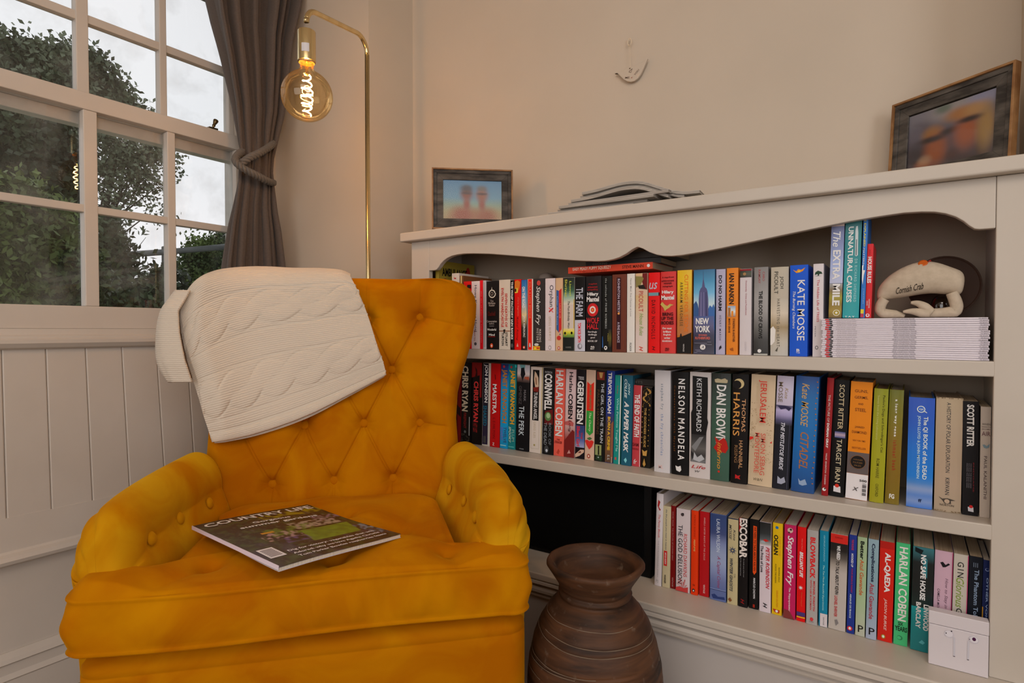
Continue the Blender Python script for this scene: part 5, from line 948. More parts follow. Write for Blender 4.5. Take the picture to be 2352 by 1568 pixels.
row(1860, 1160, 3.92, 1.394, Z3, [
 (166,322,248,1118,'a4988c','p','thick grey-white paperback with a red band above black, reading WE NEED TO TALK',
   (('R',0,248,1,330,'b02018'),('G',0,330,1,600,('0c0a0a','141110','4c443c','8c8074','a4988c')),('T','GUARDIAN',.25,.7,272,288,'7c1010','h'),('T','WE NEED',.38,.58,350,480,'c8bcb4','B'),('T','TO TALK ABOUT KEVIN',.34,.54,492,795,'1c1816','b'),('T','LIONEL SHRIVER',.32,.5,808,1000,'a03030','b'),('P',((.36,1030),(.5,1020),(.6,1050),(.45,1080)),'6c6460')),{'lean':.016}),
 (330,402,262,1138,'1c2c70','p','slim navy paperback with a round red emblem at its foot',
   (('T','THE NUDGE',.34,.62,300,395,'a02838','b'),('T','HOOKED UP',.34,.62,425,545,'c0c0cc','b'),('T','YOUR BRAIN IS MONEY',.4,.6,555,775,'8c2040','b'),('T','ARNAUD DE FRANCE',.3,.52,785,1000,'a8b0c4','b'),('O',.42,1092,.34,'b02828'),('O',.42,1092,.16,1.3,'d8d4d4')),{'lean':.016}),
 (408,496,280,1165,'8c9c74','p','pale green paperback reading Better',
   (('G',0,280,1,1163,('8c9c74','8c9c74','90a078','a09c88')),('T','Better',.3,.72,315,478,'101410','B'),('T','Atul Gawande',.3,.72,480,800,'a05028','b'),('T','P',.28,.84,1068,1130,'14100f','h')),{'lean':.014}),
 (503,600,298,1190,'808c90','p','pale blue-grey paperback reading Complications',
   (('G',0,298,1,1188,('7c9094','748c90','7c8c94','9094a0')),('T','Complications',.26,.68,335,678,'10142c','B'),('T','Atul Gawande',.24,.68,690,1012,'8c3038','b'),('T','P',.28,.84,1088,1150,'14100f','h')),{'lean':.014}),
 (607,742,318,1222,'b41c10','p','red paperback with distressed white capitals beside the pale blue-grey one',
   (('R',0,318,1,380,'981810'),('T','AL-QAEDA',.3,.76,415,775,'d8ccc0','B'),('T','JASON BURKE',.36,.6,830,1120,'c89488','bi'),('O',.4,1178,.14,1.2,'8a7c28'),('O',.4,1178,.08,1.3,'e0d8c8')),{'lean':.015}),
 (752,880,330,1258,'3c9c60','p','bright green paperback with tall pale capitals and SIX YEARS in black',
   (('T','HARLAN COBEN',.24,.86,365,1035,'ccb8ac','b'),('T','SIX',.3,.66,1045,1078,'101c14','hb'),('T','YEARS',.08,.96,1085,1130,'101c14','hb'),('O',.45,1190,.2,1.0,'286c44'),('O',.4,1190,.14,1.0,'3c9c60')),{'lean':.015,'pages':1}),
 (902,1094,365,1320,'0c6460','p','black and teal paperback reading NO SAFE HOUSE',
   (('G',0,365,1,915,('2c6064','0c1414','0c1010','0c1413','102420')),('P',((.5,430),(.7,470),(.7,640),(.5,600)),'2c6468'),('P',((.1,370),(.5,390),(.4,430),(.1,410)),'0c1416'),('G',0,915,1,1318,('0c8484','0c7474','0c6c6c','0c6868')),('T','NO SAFE HOUSE',.38,.64,430,845,'ccc8c4','B'),('T','LINWOOD',.58,.84,880,1120,'c8c0bc','B'),('T','BARCLAY',.22,.46,870,1110,'c8c0bc','B'),('P',((.4,1240),(.55,1210),(.7,1230),(.6,1250)),'4c9494')),{'lean':.015}),
 (1098,1264,398,1350,'b08c94','p','pale pink paperback standing behind the white box',
   (('P',((.3,505),(.45,495),(.6,520),(.75,500),(.85,510),(.6,540),(.45,545)),'141014'),('T','How to Stay in Love',.56,.78,640,1010,'6c5058','i'),('T','CAMILLA MORTON',.2,.34,745,1000,'4c3840','i'),('R',.96,400,1,1340,'a83c60')),{'lean':.015}),
 (1268,1402,430,1380,'a89c8c','p','off-white paperback reading GIN in spaced capitals',
   (('T','GIN',.26,.7,498,635,'141410','w'),('T','Glorious',.2,.74,640,905,'6c7c30','i'),('T','GIN',.26,.66,910,1060,'141410','w'),('R',.95,432,1,1378,'a83c60')),{'lean':.015}),
 (1406,1530,452,1410,'10141c','p','black-navy paperback with grey-blue lettering reading Phantom, behind the white box',
   (('T','The Phantom Tollbooth',.4,.74,565,1130,'7c8ca0','b'),('R',.3,505,.36,545,'5c6470'),('R',.44,505,.5,545,'5c6470'),('R',.58,505,.64,545,'5c6470')),{'lean':.015}),
 (1534,1616,488,1440,'101c44','p','dark blue paperback at the right end of the bottom row, behind the white box',
   (('O',.6,570,.3,'7c88a8'),('O',.62,568,.24,'101c44'),('T','OTHER VOICES',.5,.8,640,1100,'7c8ca8','b'),('R',0,905,.16,1200,'a87820')),{'lean':.012}),
], default_lean=.01, rowid=3)

# ------------------------------------------------------------------ books lying flat
def flat_book(c, rz, L_, d_, t, col, label, dec=(), group=None):
    """lies on its side: spine along local x, facing -y"""
    root = empty('paperback_book', tuple(c), (0, 0, rz), label=label, cat='book')
    cv = mat(col, rough=.4)
    MB().prism([(0,0),(0,t),(-d_,t),(-d_,t-.0007),(-.0008,t-.0007),(-.0008,.0007),(-d_,.0007),(-d_,0)], 0, L_, 'x').build('cover', cv, root)
    o = root.children[0]
    o.data.transform(Matrix.Scale(-1, 4, (0,1,0))); o.data.flip_normals()
    MB().box(.0004, L_-.0004, .0009, d_-.0006, .0008, t-.0008).build('page_block', PAGES[1], root)
    l = 0
    for dd in dec:
        l += 1
        if dd[0] == 'T':
            _, body, u0, u1, v0, v1, c_, fl = dd; tv, tf = text_geo(body, fl)
            vs = [((u0+(u1-u0)*a)*L_, -.0002-.0001*l, (1-(v1-(v1-v0)*b_))*t) for a, b_ in tv]
            me = MB().add(vs, tf).mesh('lettering', fix=False); link('lettering', me, print_mat(c_), root)
        elif dd[0] == 'O':
            _, u, v, r, c_ = dd
            vs = [(u*L_+r*math.cos(a), -.0002-.0001*l, (1-v)*t+r*math.sin(a)) for a in np.linspace(0, 2*math.pi, 17)[:-1]]
            link('emblem', MB().add(vs, [tuple(range(16))]).mesh('emblem', fix=False), print_mat(c_), root)
    return root
zt = 1.1495
pa = onY(1305, 632, 1.392); pb = onY(1499, 620, 1.392)
flat_book((pa.x, 1.392, 1.1500), 0, pb.x-pa.x, .15, .0165, 'b43418', 'orange paperback lying flat along the tops of the upright books, reading PUPPY',
          (('T','EASY PEASY PUPPY SQUEEZY',.06,.53,.12,.66,'d8b8a0',''),('T','YOUR SIMPLE STEP BY STEP GUIDE',.10,.48,.76,.92,'6c1c10',''),('T','STEVE MANN',.66,.9,.25,.72,'4c180c','b'),('O',.955,.5,.004,'d8c8c0')))
flat_book((-.720, 1.415, 1.1668), math.radians(2), .205, .13, .014, '1a1614', 'black book lying flat directly on top of the orange one reading PUPPY', (('T','COOKING',.1,.3,.3,.7,'6a5a4c',''),))
flat_book((-.700, 1.420, 1.1812), math.radians(-2), .215, .125, .016, '2a2420', 'topmost dark book of the flat pile above the orange one reading PUPPY')
flat_book((-.655, 1.442, .857), math.radians(-3), .125, .125, .016, '1c1a18', 'small dark book lying on top of the shorter books of the middle shelf',
          (('T','NIGHTS',.3,.7,.3,.7,'4c4844',''),))
# AMBULANCE lettering on the visible cover of the tall yellow book
yb_ = [o for o in bpy.data.objects if o.get('label', '').startswith('tall yellow book')][0]
wv = onY(1040-160/5.113, 790, 1.375).x-yb_.location.x
tv, tf = text_geo('AMBULANCE', 'B')
xr_ = max(v.co.x for v in yb_.children[0].data.vertices)+.0004
vs = [(xr_, .015+.125*a, .225+.026*b_) for a, b_ in tv]
link('lettering', MB().add(vs, tf).mesh('lettering', fix=False), print_mat('14100a'), yb_)
tv, tf = text_geo('Cases', 'i')
vs = [(xr_, .02+.05*a, .205+.014*b_) for a, b_ in tv]
link('lettering', MB().add(vs, tf).mesh('lettering', fix=False), print_mat('8a2018'), yb_)
vs = [(xr_, .145+.012*math.cos(a), .238+.024*math.sin(a)) for a in np.linspace(0, 2*math.pi, 13)[:-1]]
link('emblem', MB().add(vs, [tuple(range(12))]).mesh('emblem', fix=False), print_mat('8a2018'), yb_)
# rounded pale ornament behind the upright books
orn = empty('pebble_ornament', (onY(1254, 640, 1.545).x, 1.545, Z1+.0003), label='rounded pale ornament just showing behind the tops of the books on the top shelf', cat='ornament')
MB().lathe([(.012,0),(.02,.01),(.024,.08),(.026,.17),(.025,.205),(.020,.222),(.010,.229),(.0,.2305)], 24, cap=False).build('ornament_body', mat('a08c7c', rough=.5), orn, smooth=True)

# ------------------------------------------------------------------ flat stack of magazines, right end of the top shelf
ma = onY(1886, 825, 1.366); mb2 = onY(2281, 833, 1.366)
NM = 20; zt = Z1+.0004; stepm = (1.0230-zt)/NM
white = mat('c4b8b8', rough=.35); whitep = PAGES[2]
x0s = ma.x; Ls = mb2.x-ma.x-.0030
proto = None
for i in range(NM):
    dx = random.uniform(-.0015, .0025); dy = random.uniform(0, .0015)
    if proto is None:
        root = empty('magazine', (x0s, 1.366, zt))
        t = stepm-.0004; L_ = Ls-.004
        MB().prism([(0,t*.1),(-.0008,t*.5),(0,t*.9),(.0004,t),(.19,t),(.19,t*.9),(.001,t*.9),(.001,t*.1),(.19,t*.1),(.19,0),(.0004,0)], 0, L_, 'x').build('cover', white, root)
        MB().box(.0006, L_-.0006, .0015, .1895, t*.12, t*.88).build('page_block', whitep, root)
        def strip(name, u0, u1, c_, z0=.15, z1=.85, yy=-.00095):
            MB().add([(u0*L_, yy, z0*t), (u1*L_, yy, z0*t), (u1*L_, yy, z1*t), (u0*L_, yy, z1*t)], [(0,1,2,3)]).build(name, print_mat(c_), root, fix=False)
        strip('spine_panel', .028, .052, 'a81c20'); strip('spine_panel', .053, .072, '1c1818')
        tv, tf = text_geo('spring summer autumn winter', '')
        link('lettering', MB().add([((.10+.13*a)*L_, -.0010, (.22+.56*b_)*t) for a, b_ in tv], tf).mesh('lettering', fix=False), print_mat('7c7070'), root)
        tv, tf = text_geo('ISSUE COLLECTION TRAVEL', 'b')
        link('lettering', MB().add([((.46+.135*a)*L_, -.0010, (.22+.56*b_)*t) for a, b_ in tv], tf).mesh('lettering', fix=False), print_mat('6c6468'), root)
        tv, tf = text_geo('VOL MONTH', 'b')
        link('lettering', MB().add([((.95+.045*a)*L_, -.0010, (.22+.56*b_)*t) for a, b_ in tv], tf).mesh('lettering', fix=False), print_mat('6c6468'), root)
        proto = root; r0 = root
    else:
        r0 = proto.copy(); COL.objects.link(r0)
        for ch in proto.children:
            c2 = ch.copy(); COL.objects.link(c2); c2.parent = r0
    r0.location = (x0s+dx, 1.366+dy, zt+i*stepm)
    tag(r0, 'topmost thin white magazine of the flat stack, directly under the stuffed crab' if i == NM-1 else 'lowest thin white magazine of the flat stack, resting on the top shelf' if i == 0 else 'thin white magazine inside the flat stack at the right end of the top shelf', 'magazine', 'thin white magazines stacked flat')

# ------------------------------------------------------------------ stuffed cloth crab
crabm = noisy('calico_cloth', (.52,.43,.32), (.60,.50,.38), 90, rough=.85, bump=.25)
CO = Vector((.012, 1.412, ZM))
crab = empty('soft_crab', tuple(CO), label='cream calico stuffed crab with folded claws and an orange button, on the magazine stack', cat='soft toy')
def cp(px, py, dy=0): p = onY(px, py, 1.400)-CO; return (p.x, dy, p.z)
top_px = [(2014,684),(2014,668),(2024,651),(2040,635),(2060,621),(2084,609),(2108,602),(2125,600),(2145,601),(2165,606),(2188,615),(2207,621),(2215,630),(2217,645),(2213,664)]
bot_px = [(2015,687),(2024,690),(2036,686),(2050,684),(2066,682),(2085,679),(2105,675),(2120,673),(2140,671),(2155,672),(2168,673),(2182,673),(2192,675),(2204,676),(2212,668)]
rows = []
for (a, b_) in zip(top_px, bot_px):
    A = Vector(cp(*a)); B_ = Vector(cp(*b_)); c = (A+B_)/2; hh = (A-B_).length/2+.0015; ax = (A-B_).normalized() if (A-B_).length > 1e-4 else Vector((0,0,1))
    dpt = .006+.62*hh
    rows.append([c+ax*hh*math.cos(q)+Vector((0,1,0))*(dpt*math.sin(q)) for q in np.linspace(0, 2*math.pi, 33)[:-1]])
cb = MB().loft(rows).build('shell', crabm, crab, smooth=True)
s_ = cb.modifiers.new('soft', 'SUBSURF'); s_.levels = 1; s_.render_levels = 1
def claw(name, path, rad, dy=-.012):
    P = [Vector(cp(x, y, dy)) for x, y in path]; out = []; R_ = []
    for i in range(len(P)-1):
        p0 = P[max(i-1,0)]; p1 = P[i]; p2 = P[i+1]; p3 = P[min(i+2,len(P)-1)]
        for k in range(6):
            t = k/6; out.append(.5*((2*p1)+(p2-p0)*t+(2*p0-5*p1+4*p2-p3)*t*t+(3*p1-p0-3*p2+p3)*t**3)); R_.append((rad[i]*(1-t)+rad[i+1]*t))
    out.append(P[-1]); R_.append(rad[-1])
    for p, r_ in zip(out, R_): p.z = max(p.z, r_+.0006)
    return MB().tube(out, R_, 16).build(name, crabm, crab, smooth=True)
claw('claw_arm', [(2032,686),(2024,698),(2022,712),(2034,722),(2056,725),(2078,726)], [.009,.0095,.0095,.009,.0075,.003], -.010)
claw('claw_arm', [(2186,672),(2194,690),(2197,706),(2188,720),(2165,722),(2140,722),(2112,723)], [.0095,.0105,.0105,.0105,.009,.0085,.005], -.010)
claw('pincer', [(2140,719),(2124,705),(2108,697),(2092,695)], [.0085,.0085,.006,.0025], -.018)
claw('pincer', [(2135,722),(2115,718),(2095,715),(2074,716)], [.0085,.0085,.006,.002], -.020)
bt = MB().lathe([(.0,.0),(.0075,.0),(.0082,.001),(.0078,.0022),(.005,.0018),(.0,.0018)], 20, cap=False).build('button', mat('a84c14', rough=.4), crab, smooth=True)
q = cp(2120, 603, -.006); bt.location = (q[0], -.0125, q[2]-.002); bt.rotation_euler = (math.radians(52), math.radians(-12), 0)
rb = MB().tube([Vector(cp(2132,601,-.010)), Vector(cp(2137,597,-.006)), Vector(cp(2139,601,-.002))], .0012, 6).build('ribbon_loop', mat('8c1c1c', rough=.5), crab, smooth=True)
tv, tf = text_geo('Cornish Crab', 'i')
A = Vector(cp(2058, 676)); Bx = Vector(cp(2121, 664)); up_ = Vector((0,0,1))
def shell_y(x, z):
    # front surface of the shell at x: ellipse between outline curves
    xs = [cp(*a)[0] for a in top_px]; zt_ = float(np.interp(x, xs, [cp(*a)[2] for a in top_px])); zb_ = float(np.interp(x, [cp(*a)[0] for a in bot_px], [cp(*a)[2] for a in bot_px]))
    c = (zt_+zb_)/2; hh = max(.004, (zt_-zb_)/2+.0015); return -(.006+.62*hh)*math.sqrt(max(.02, 1-((z-c)/hh)**2))-.0007
vs = []
for a, b_ in tv:
    p = A.lerp(Bx, a)+up_*(b_*.0125); vs.append((p.x, shell_y(p.x, p.z), p.z))
link('lettering', MB().add(vs, tf).mesh('lettering', fix=False), print_mat('2c241c'), crab)
# brown disc leaning behind the crab, small glass ornament with gilt rim in front of it
dc = onY(2170, 668, 1.52)
disc = empty('round_tray', (.083, 1.500, ZM+.0560), (math.radians(90-7), 0, math.radians(-4)), label='round dark brown disc leaning behind the stuffed crab', cat='tray')
MB().lathe([(.0,.0),(.0605,.0),(.0615,.002),(.0615,.004),(.059,.0045),(.057,.003),(.0,.003)], 48, cap=False).build('tray_disc', mat('', rough=.6, spec=.2, raw=(.055,.028,.018)), disc)
disc.location = (.0555, 1.478, ZM+.0645)
go = empty('glass_ornament', (.052, 1.448, ZM+.0003), label='small shiny dark glass ornament with a gilt ring, seen through the crab claws', cat='ornament')
MB().lathe([(.010,0),(.014,.002),(.018,.012),(.019,.024),(.016,.036),(.010,.044),(.0,.046)], 28, cap=False).build('glass_body', mat('1c1008', rough=.06, spec=.8, coat=.6), go, smooth=True)
MB().tube([(.016*math.cos(a), .016*math.sin(a), .0085) for a in np.linspace(0, 2*math.pi, 25)[:-1]], .0024, 8, closed=True).build('gilt_ring', mat('', rough=.2, metal=1, raw=(.75,.5,.15)), go, smooth=True)

# ------------------------------------------------------------------ white earphone box at the right of the bottom board
wb = empty('white_box', (.0355, 1.3505, Z3+.0003), label='small square white box printed with a pair of wireless earbuds', cat='box')
wm = mat('b8aca8', rough=.4)
MB().box(0, .0885, 0, .021, 0, .0765).build('box_base', wm, wb, bevel=.0012)
MB().box(-.0003, .0888, -.0003, .0213, .0772, .1015).build('box_lid', wm, wb, bevel=.0012)
def bud(cx_, flip, c_='9a8e90'):
    s = -1 if flip else 1
    MB().add([(cx_+x_*s, -.0006, z_) for x_, z_ in [(.003,.062),(.006,.060),(.0062,.025),(.0035,.025)]], [(0,1,2,3)]).build('printed_stem', print_mat('a8a0a0'), wb, fix=False)
    MB().add([(cx_-.003*s+.0075*math.cos(a)*s, -.00065, .0645+.0068*math.sin(a)) for a in np.linspace(0, 2*math.pi, 21)[:-1]], [tuple(range(20))]).build('printed_bud', print_mat('aaa0a0'), wb, fix=False)
    MB().add([(cx_-.0035*s+.006*math.cos(a)*s, -.0007, .0652+.0056*math.sin(a)) for a in np.linspace(0, 2*math.pi, 21)[:-1]], [tuple(range(20))]).build('printed_bud', print_mat('bab0ae'), wb, fix=False)
    MB().add([(cx_+(.0048+.0018*math.cos(a))*s, -.0007, .0255+.0009*math.sin(a)) for a in np.linspace(0, 2*math.pi, 13)[:-1]], [tuple(range(12))]).build('printed_tip', print_mat('5c5254'), wb, fix=False)
bud(.034, False); bud(.064, True)
for (x_, z_, r_, c_) in ((.0265,.0655,.0010,'3c3236'),(.0345,.0712,.0011,'3c3236'),(.0675,.0660,.0028,'3a1430'),(.0610,.064,.0009,'6a6064')):
    MB().add([(x_+r_*math.cos(a), -.0009, z_+r_*1.2*math.sin(a)) for a in np.linspace(0, 2*math.pi, 13)[:-1]], [tuple(range(12))]).build('printed_dot', print_mat(c_), wb, fix=False)
# bird lettering
for body, px0, py0, px1, py1, hh in (('ME', 1437, 182, 1447, 181.5, .0055), ('\u2665', 1451, 182, 1455, 180, .004), ('YOU', 1460, 175, 1470, 162, .0055)):
    try: tv, tf = text_geo(body if body != '\u2665' else 'v', '')
    except Exception: continue
    A = onY(px0, py0, 1.590)-hang; Bx = onY(px1, py1, 1.590)-hang; dr = (Bx-A); n_ = Vector((-dr.z, 0, dr.x)).normalized()
    vs = [tuple(A+dr*a+n_*(hh*b_)+Vector((0,-.0046,0))) for a, b_ in tv]
    link('lettering', MB().add(vs, tf).mesh('lettering', fix=False), print_mat('5c4638' if body != '\u2665' else '8a4a38'), bird)
for (a_, b_, r_) in ((1448,158.5,.0018),):
    p = onY(a_, b_, 1.590)-hang
    MB().add([(p.x+r_*math.cos(a), -.0048, p.z+r_*math.sin(a)) for a in np.linspace(0, 2*math.pi, 13)[:-1]], [tuple(range(12))]).build('eye', print_mat('3c2418'), bird, fix=False)
p = onY(1450, 164, 1.590)-hang
MB().tube([p+Vector(v) for v in ((-.005,-.0048,-.002),(.001,-.0048,-.0045),(.005,-.0048,.005),(-.004,-.0048,.0))], .0007, 5, closed=True).build('wing_mark', print_mat('6c5646'), bird)
# ------------------------------------------------------------------ mustard velvet armchair
velvet = bpy.data.materials.new('mustard_velvet'); velvet.use_nodes = True
N = velvet.node_tree.nodes; L = velvet.node_tree.links; b = N['Principled BSDF']
t = N.new('ShaderNodeTexCoord'); n = N.new('ShaderNodeTexNoise'); n.inputs['Scale'].default_value = 5.5; n.inputs['Detail'].default_value = 4; n.inputs['Distortion'].default_value = 1.2
r = N.new('ShaderNodeValToRGB'); r.color_ramp.elements[0].position = .38; r.color_ramp.elements[1].position = .72
r.color_ramp.elements[0].color = (.46,.135,.0008,1); r.color_ramp.elements[1].color = (.60,.235,.0015,1)
L.new(t.outputs['Object'], n.inputs['Vector']); L.new(n.outputs['Fac'], r.inputs['Fac']); L.new(r.outputs['Color'], b.inputs['Base Color'])
b.inputs['Roughness'].default_value = .75; b.inputs['Specular IOR Level'].default_value = .02
b.inputs['Sheen Weight'].default_value = .30; b.inputs['Sheen Roughness'].default_value = .35; b.inputs['Sheen Tint'].default_value = (.95,.60,.03,1)
n2 = N.new('ShaderNodeTexNoise'); n2.inputs['Scale'].default_value = 28; n2.inputs['Detail'].default_value = 6
bp = N.new('ShaderNodeBump'); bp.inputs['Strength'].default_value = .12; bp.inputs['Distance'].default_value = .004
L.new(t.outputs['Object'], n2.inputs['Vector']); L.new(n2.outputs['Fac'], bp.inputs['Height']); L.new(bp.outputs[0], b.inputs['Normal'])
AC = math.radians(34.1+12)
CH = Vector((-.8600, .6495, 0)); LEGZ = -.05
velvet2 = velvet.copy(); velvet2.name = 'mustard_velvet_lit'  # lighter, yellower copy for the arms: nap highlights put into the colour
for nd in velvet2.node_tree.nodes:
    if nd.type == 'VALTORGB': nd.color_ramp.elements[0].color = (.52,.185,.001,1); nd.color_ramp.elements[1].color = (.66,.35,.008,1); nd.color_ramp.elements[0].position = .33; nd.color_ramp.elements[1].position = .62
chair = empty('armchair', tuple(CH), (0, 0, AC), label='mustard yellow velvet armchair with a button-tufted back', cat='armchair')
MW = Matrix.Translation(CH) @ Matrix.Rotation(AC, 4, 'Z')
MI = MW.inverted()
WB = [(.38,.335),(.50,.332),(.60,.325),(.69,.318),(.755,.314),(.826,.319),(.88,.332),(.922,.346),(.96,.358),(.996,.366),(1.035,.374),(1.072,.377),(1.095,.372),(1.115,.360),(1.13,.342),(1.140,.318),(1.146,.285)]
BTN = [(-.165,.598),(-.011,.600),(.143,.598),(-.242,.745),(-.088,.745),(.066,.745),(.218,.743),(-.165,.890),(-.011,.890),(.141,.888),(-.242,1.033),(-.088,1.033),(.075,1.030),(.221,1.036)]
SEG = []
def S(a, b_, s=1): SEG.append((a[0], a[1], b_[0], b_[1], s))
R1, R2, R3, R4 = BTN[0:3], BTN[3:7], BTN[7:10], BTN[10:14]
for i in range(3):
    S(R1[i], R2[i]); S(R1[i], R2[i+1]); S(R3[i], R2[i]); S(R3[i], R2[i+1]); S(R3[i], R4[i]); S(R3[i], R4[i+1]); S(R1[i], (R1[i][0], .5), .6)
for q in R4: S(q, (q[0]*1.02, 1.16), .6)
S(R2[3], (.33,.735), .8); S(R2[0], (-.34,.735), .8); S(R4[3], (.40,.995), .6); S(R4[0], (-.41,.995), .6)
SG = np.array(SEG)
def tuft(x, z):
    ax, az, bx, bz, ss = SG.T
    dx = bx-ax; dz = bz-az; l2 = dx*dx+dz*dz
    X = x[..., None]; Z = z[..., None]
    tt = np.clip(((X-ax)*dx+(Z-az)*dz)/l2, 0, 1); px = ax+tt*dx; pz = az+tt*dz
    d = np.sqrt((X-px)**2+(Z-pz)**2)
    # creases fade between the buttons
    L_ = np.sqrt(l2)
    near = np.minimum(tt, 1-tt)*L_
    A = (.0068*ss)*(.55+.45*np.exp(-near/.05))
    c = (A*np.exp(-(d/.0032)**2)).max(-1)+(.0075*ss*np.exp(-(d/.024)**2)).max(-1)
    B_ = np.array(BTN); db = np.sqrt((X-B_[:, 0])**2+(Z-B_[:, 1])**2)
    c = c+(.020*np.exp(-(db/.020)**2)).max(-1)+(.010*np.exp(-(db/.05)**2)).max(-1)
    ang = np.arctan2(Z-B_[:, 1], X-B_[:, 0])
    c = c+(.0022*np.clip(np.cos(ang*7+np.arange(len(BTN)))-.35, 0, 1)*np.exp(-((db-.024)/.014)**2)).max(-1)
    return c
def yfront0(x, z): 
    wv = np.interp(z, [q[0] for q in WB], [q[1] for q in WB]); u = np.abs(x)/wv
    s = np.clip((u-.52)/.48, 0, 1)
    wing = .050*np.clip((z-.62)/.3, 0, 1)+.030
    return .400+.200*z-wing*s*s*(1.4-.4*s)-.006
zs = list(np.linspace(.40, 1.098, 360)); RT = .046
rows = []
nf = 340
phis = np.linspace(0, math.pi/2, 14)
lv = [(z, 0) for z in zs]+[(1.100+RT*math.sin(p), RT*(1-math.cos(p))) for p in phis[1:]]
for z, ins in lv:
    wv = float(np.interp(z, [q[0] for q in WB], [q[1] for q in WB])) if z < 1.1 else float(np.interp(z, [q[0] for q in WB], [q[1] for q in WB]))
    re = .034; T = .125
    u = np.linspace(-1, 1, nf); xs = u*(wv-re)
    yf = yfront0(xs, np.full(nf, z))+ins*.8
    yf = yf+tuft(xs, np.full(nf, z))*(1 if ins == 0 else max(0, 1-ins/.03))
    front = [(xs[i], yf[i]) for i in range(nf)]
    ye = float(yfront0(np.array([wv-re]), np.array([z]))[0])+ins*.8
    yb2 = .400+.200*z+.112-ins
    yb2 = max(yb2, ye+.02); ybe = max(ye+.02, min(yb2, ye+.075-ins*.5))
    side = []
    for q in np.linspace(0, math.pi, 16)[1:-1]:
        side.append(((wv-re)+re*math.sin(q), (ye+ybe)/2-(ybe-ye)/2*math.cos(q)))
    xb = np.linspace(wv-re, -(wv-re), 40)
    back = [(x_, ybe+(yb2-ybe)*(1-(x_/(wv-re))**2)) for x_ in xb]
    left = [(-x_, y_) for x_, y_ in side[::-1]]
    rows.append([(x_, y_, z) for x_, y_ in front+side+back+left])
# bend down creases on wing side edges are part of the tufting
bk = MB().loft(rows, True, True).build('backrest', velvet, chair, smooth=True)
def button(parent, p, nrm, r_=.0125, name='button', m_=None):
    mb = MB().lathe([(.0,-.004),(r_*.8,-.004),(r_,-.001),(r_*.97,.002),(r_*.75,.0045),(r_*.4,.006),(.0,.0065)], 20, cap=False)
    o = mb.build(name, m_ or velvet, parent, smooth=True)
    o.location = p; o.rotation_euler = Vector(nrm).to_track_quat('Z', 'Y').to_euler(); return o
for x_, z_ in BTN:
    y_ = float(yfront0(np.array([x_]), np.array([z_]))[0]+tuft(np.array([x_]), np.array([z_]))[0])
    button(bk, (x_, y_-.0075, z_), (0, -1, .2))
# arms: soft rolled sections running from the back corner to the front
def arm(sg):
    rows = []; n = 96
    yv = [.50,.48,.46,.44,.42,.40,.36,.32,.28,.24,.20,.17,.14,.12]+[.12-.072*math.sin(q) for q in np.linspace(.1, math.pi/2, 12)]
    for i, y_ in enumerate(yv):
        if y_ >= .12: k = 0
        else: k = 1-math.cos(math.asin(min(1, (.12-y_)/.072)))
        back_t = max(0, (y_-.24)/.26)
        xi = .272-.034*back_t**1.4+.006*max(0, (.12-y_)/.085); xo = .408-.030*back_t**1.5
        top = .694+.010*back_t-.022*max(0, (.22-y_)/.22)**1.5
        lean_ = .030; cx_ = (xi+lean_+xo)/2; hw = (xo-xi-lean_)/2; bot = .07
        row = []
        # closed outline in (x, z): inner wall up, rolled top, outer wall down
        R0 = hw+.016
        pts = []
        for q in np.linspace(0, 1, 40)[:-1]:   # inner wall rising, leaning outward then over
            z_ = .45+(top-.085-.45)*q; pts.append((xi+lean_*q**1.3-.007*math.sin(math.pi*q), z_))
        for q in np.linspace(math.pi, 0, 34):
            pts.append((cx_+(hw+.002)*math.cos(q), top-.085+.085*math.sin(q)**.9 if math.sin(q) > 0 else top-.085))
        for q in np.linspace(0, 1, 60)[1:]:
            z_ = (top-.085)*(1-q)+bot*q; pts.append((xo+.010-.020*min(1, q*2.2), z_))
        pts.append((xi, bot))
        c0 = ((xi+xo)/2, (top+bot)/2)
        out = []
        for (px_, pz_) in pts:
            f_ = k*.055
            dx_ = px_-cx_; dz_ = pz_-(top-.10)
            if pz_ > .40: nx = px_-max(-1, min(1, dx_/.07))*f_*.8; nz = pz_-(f_*.8 if pz_ > top-.1 else 0)
            else: nx = px_-max(-1, min(1, dx_/.07))*f_*.8; nz = pz_
            # pleats on the outer front
            pl_ = 0
            if dx_ > .01 and y_ < .26 and pz_ > .46:
                for zc_ in (.672, .640, .598, .545): 
                    pl_ += .0060*math.exp(-((pz_-zc_-.06*(.12-y_))/.0040)**2)*min(1, (.26-y_)/.08)
            nx -= pl_*.9; nz -= pl_*.5
            # button dimples inside
            for (by, bz) in ABT:
                dd_ = math.hypot(y_-by, pz_-bz)
                if dx_ < 0: nx += .011*math.exp(-(dd_/.022)**2)+.006*math.exp(-(dd_/.05)**2)
            out.append((sg*nx, y_, nz))
        rows.append(out)
    a = MB().loft(rows, True, True).build('armrest', velvet2, chair, smooth=True)
    s = a.modifiers.new('soft', 'SUBSURF'); s.levels = 1; s.render_levels = 1
    for by, bz in ABT:
        bt_ = max(0, (by-.24)/.26); qz = (bz-.45)/(.694-.085-.45)
        button(a, (sg*(.272-.034*bt_**1.4+.030*qz**1.3-.007*math.sin(math.pi*min(1, qz))+.0075), by, bz), (-sg, -.05, .25), .0135, m_=velvet2)
    return a
ABT = [(.150,.606),(.290,.600),(.425,.592)]
arm(-1); arm(1)
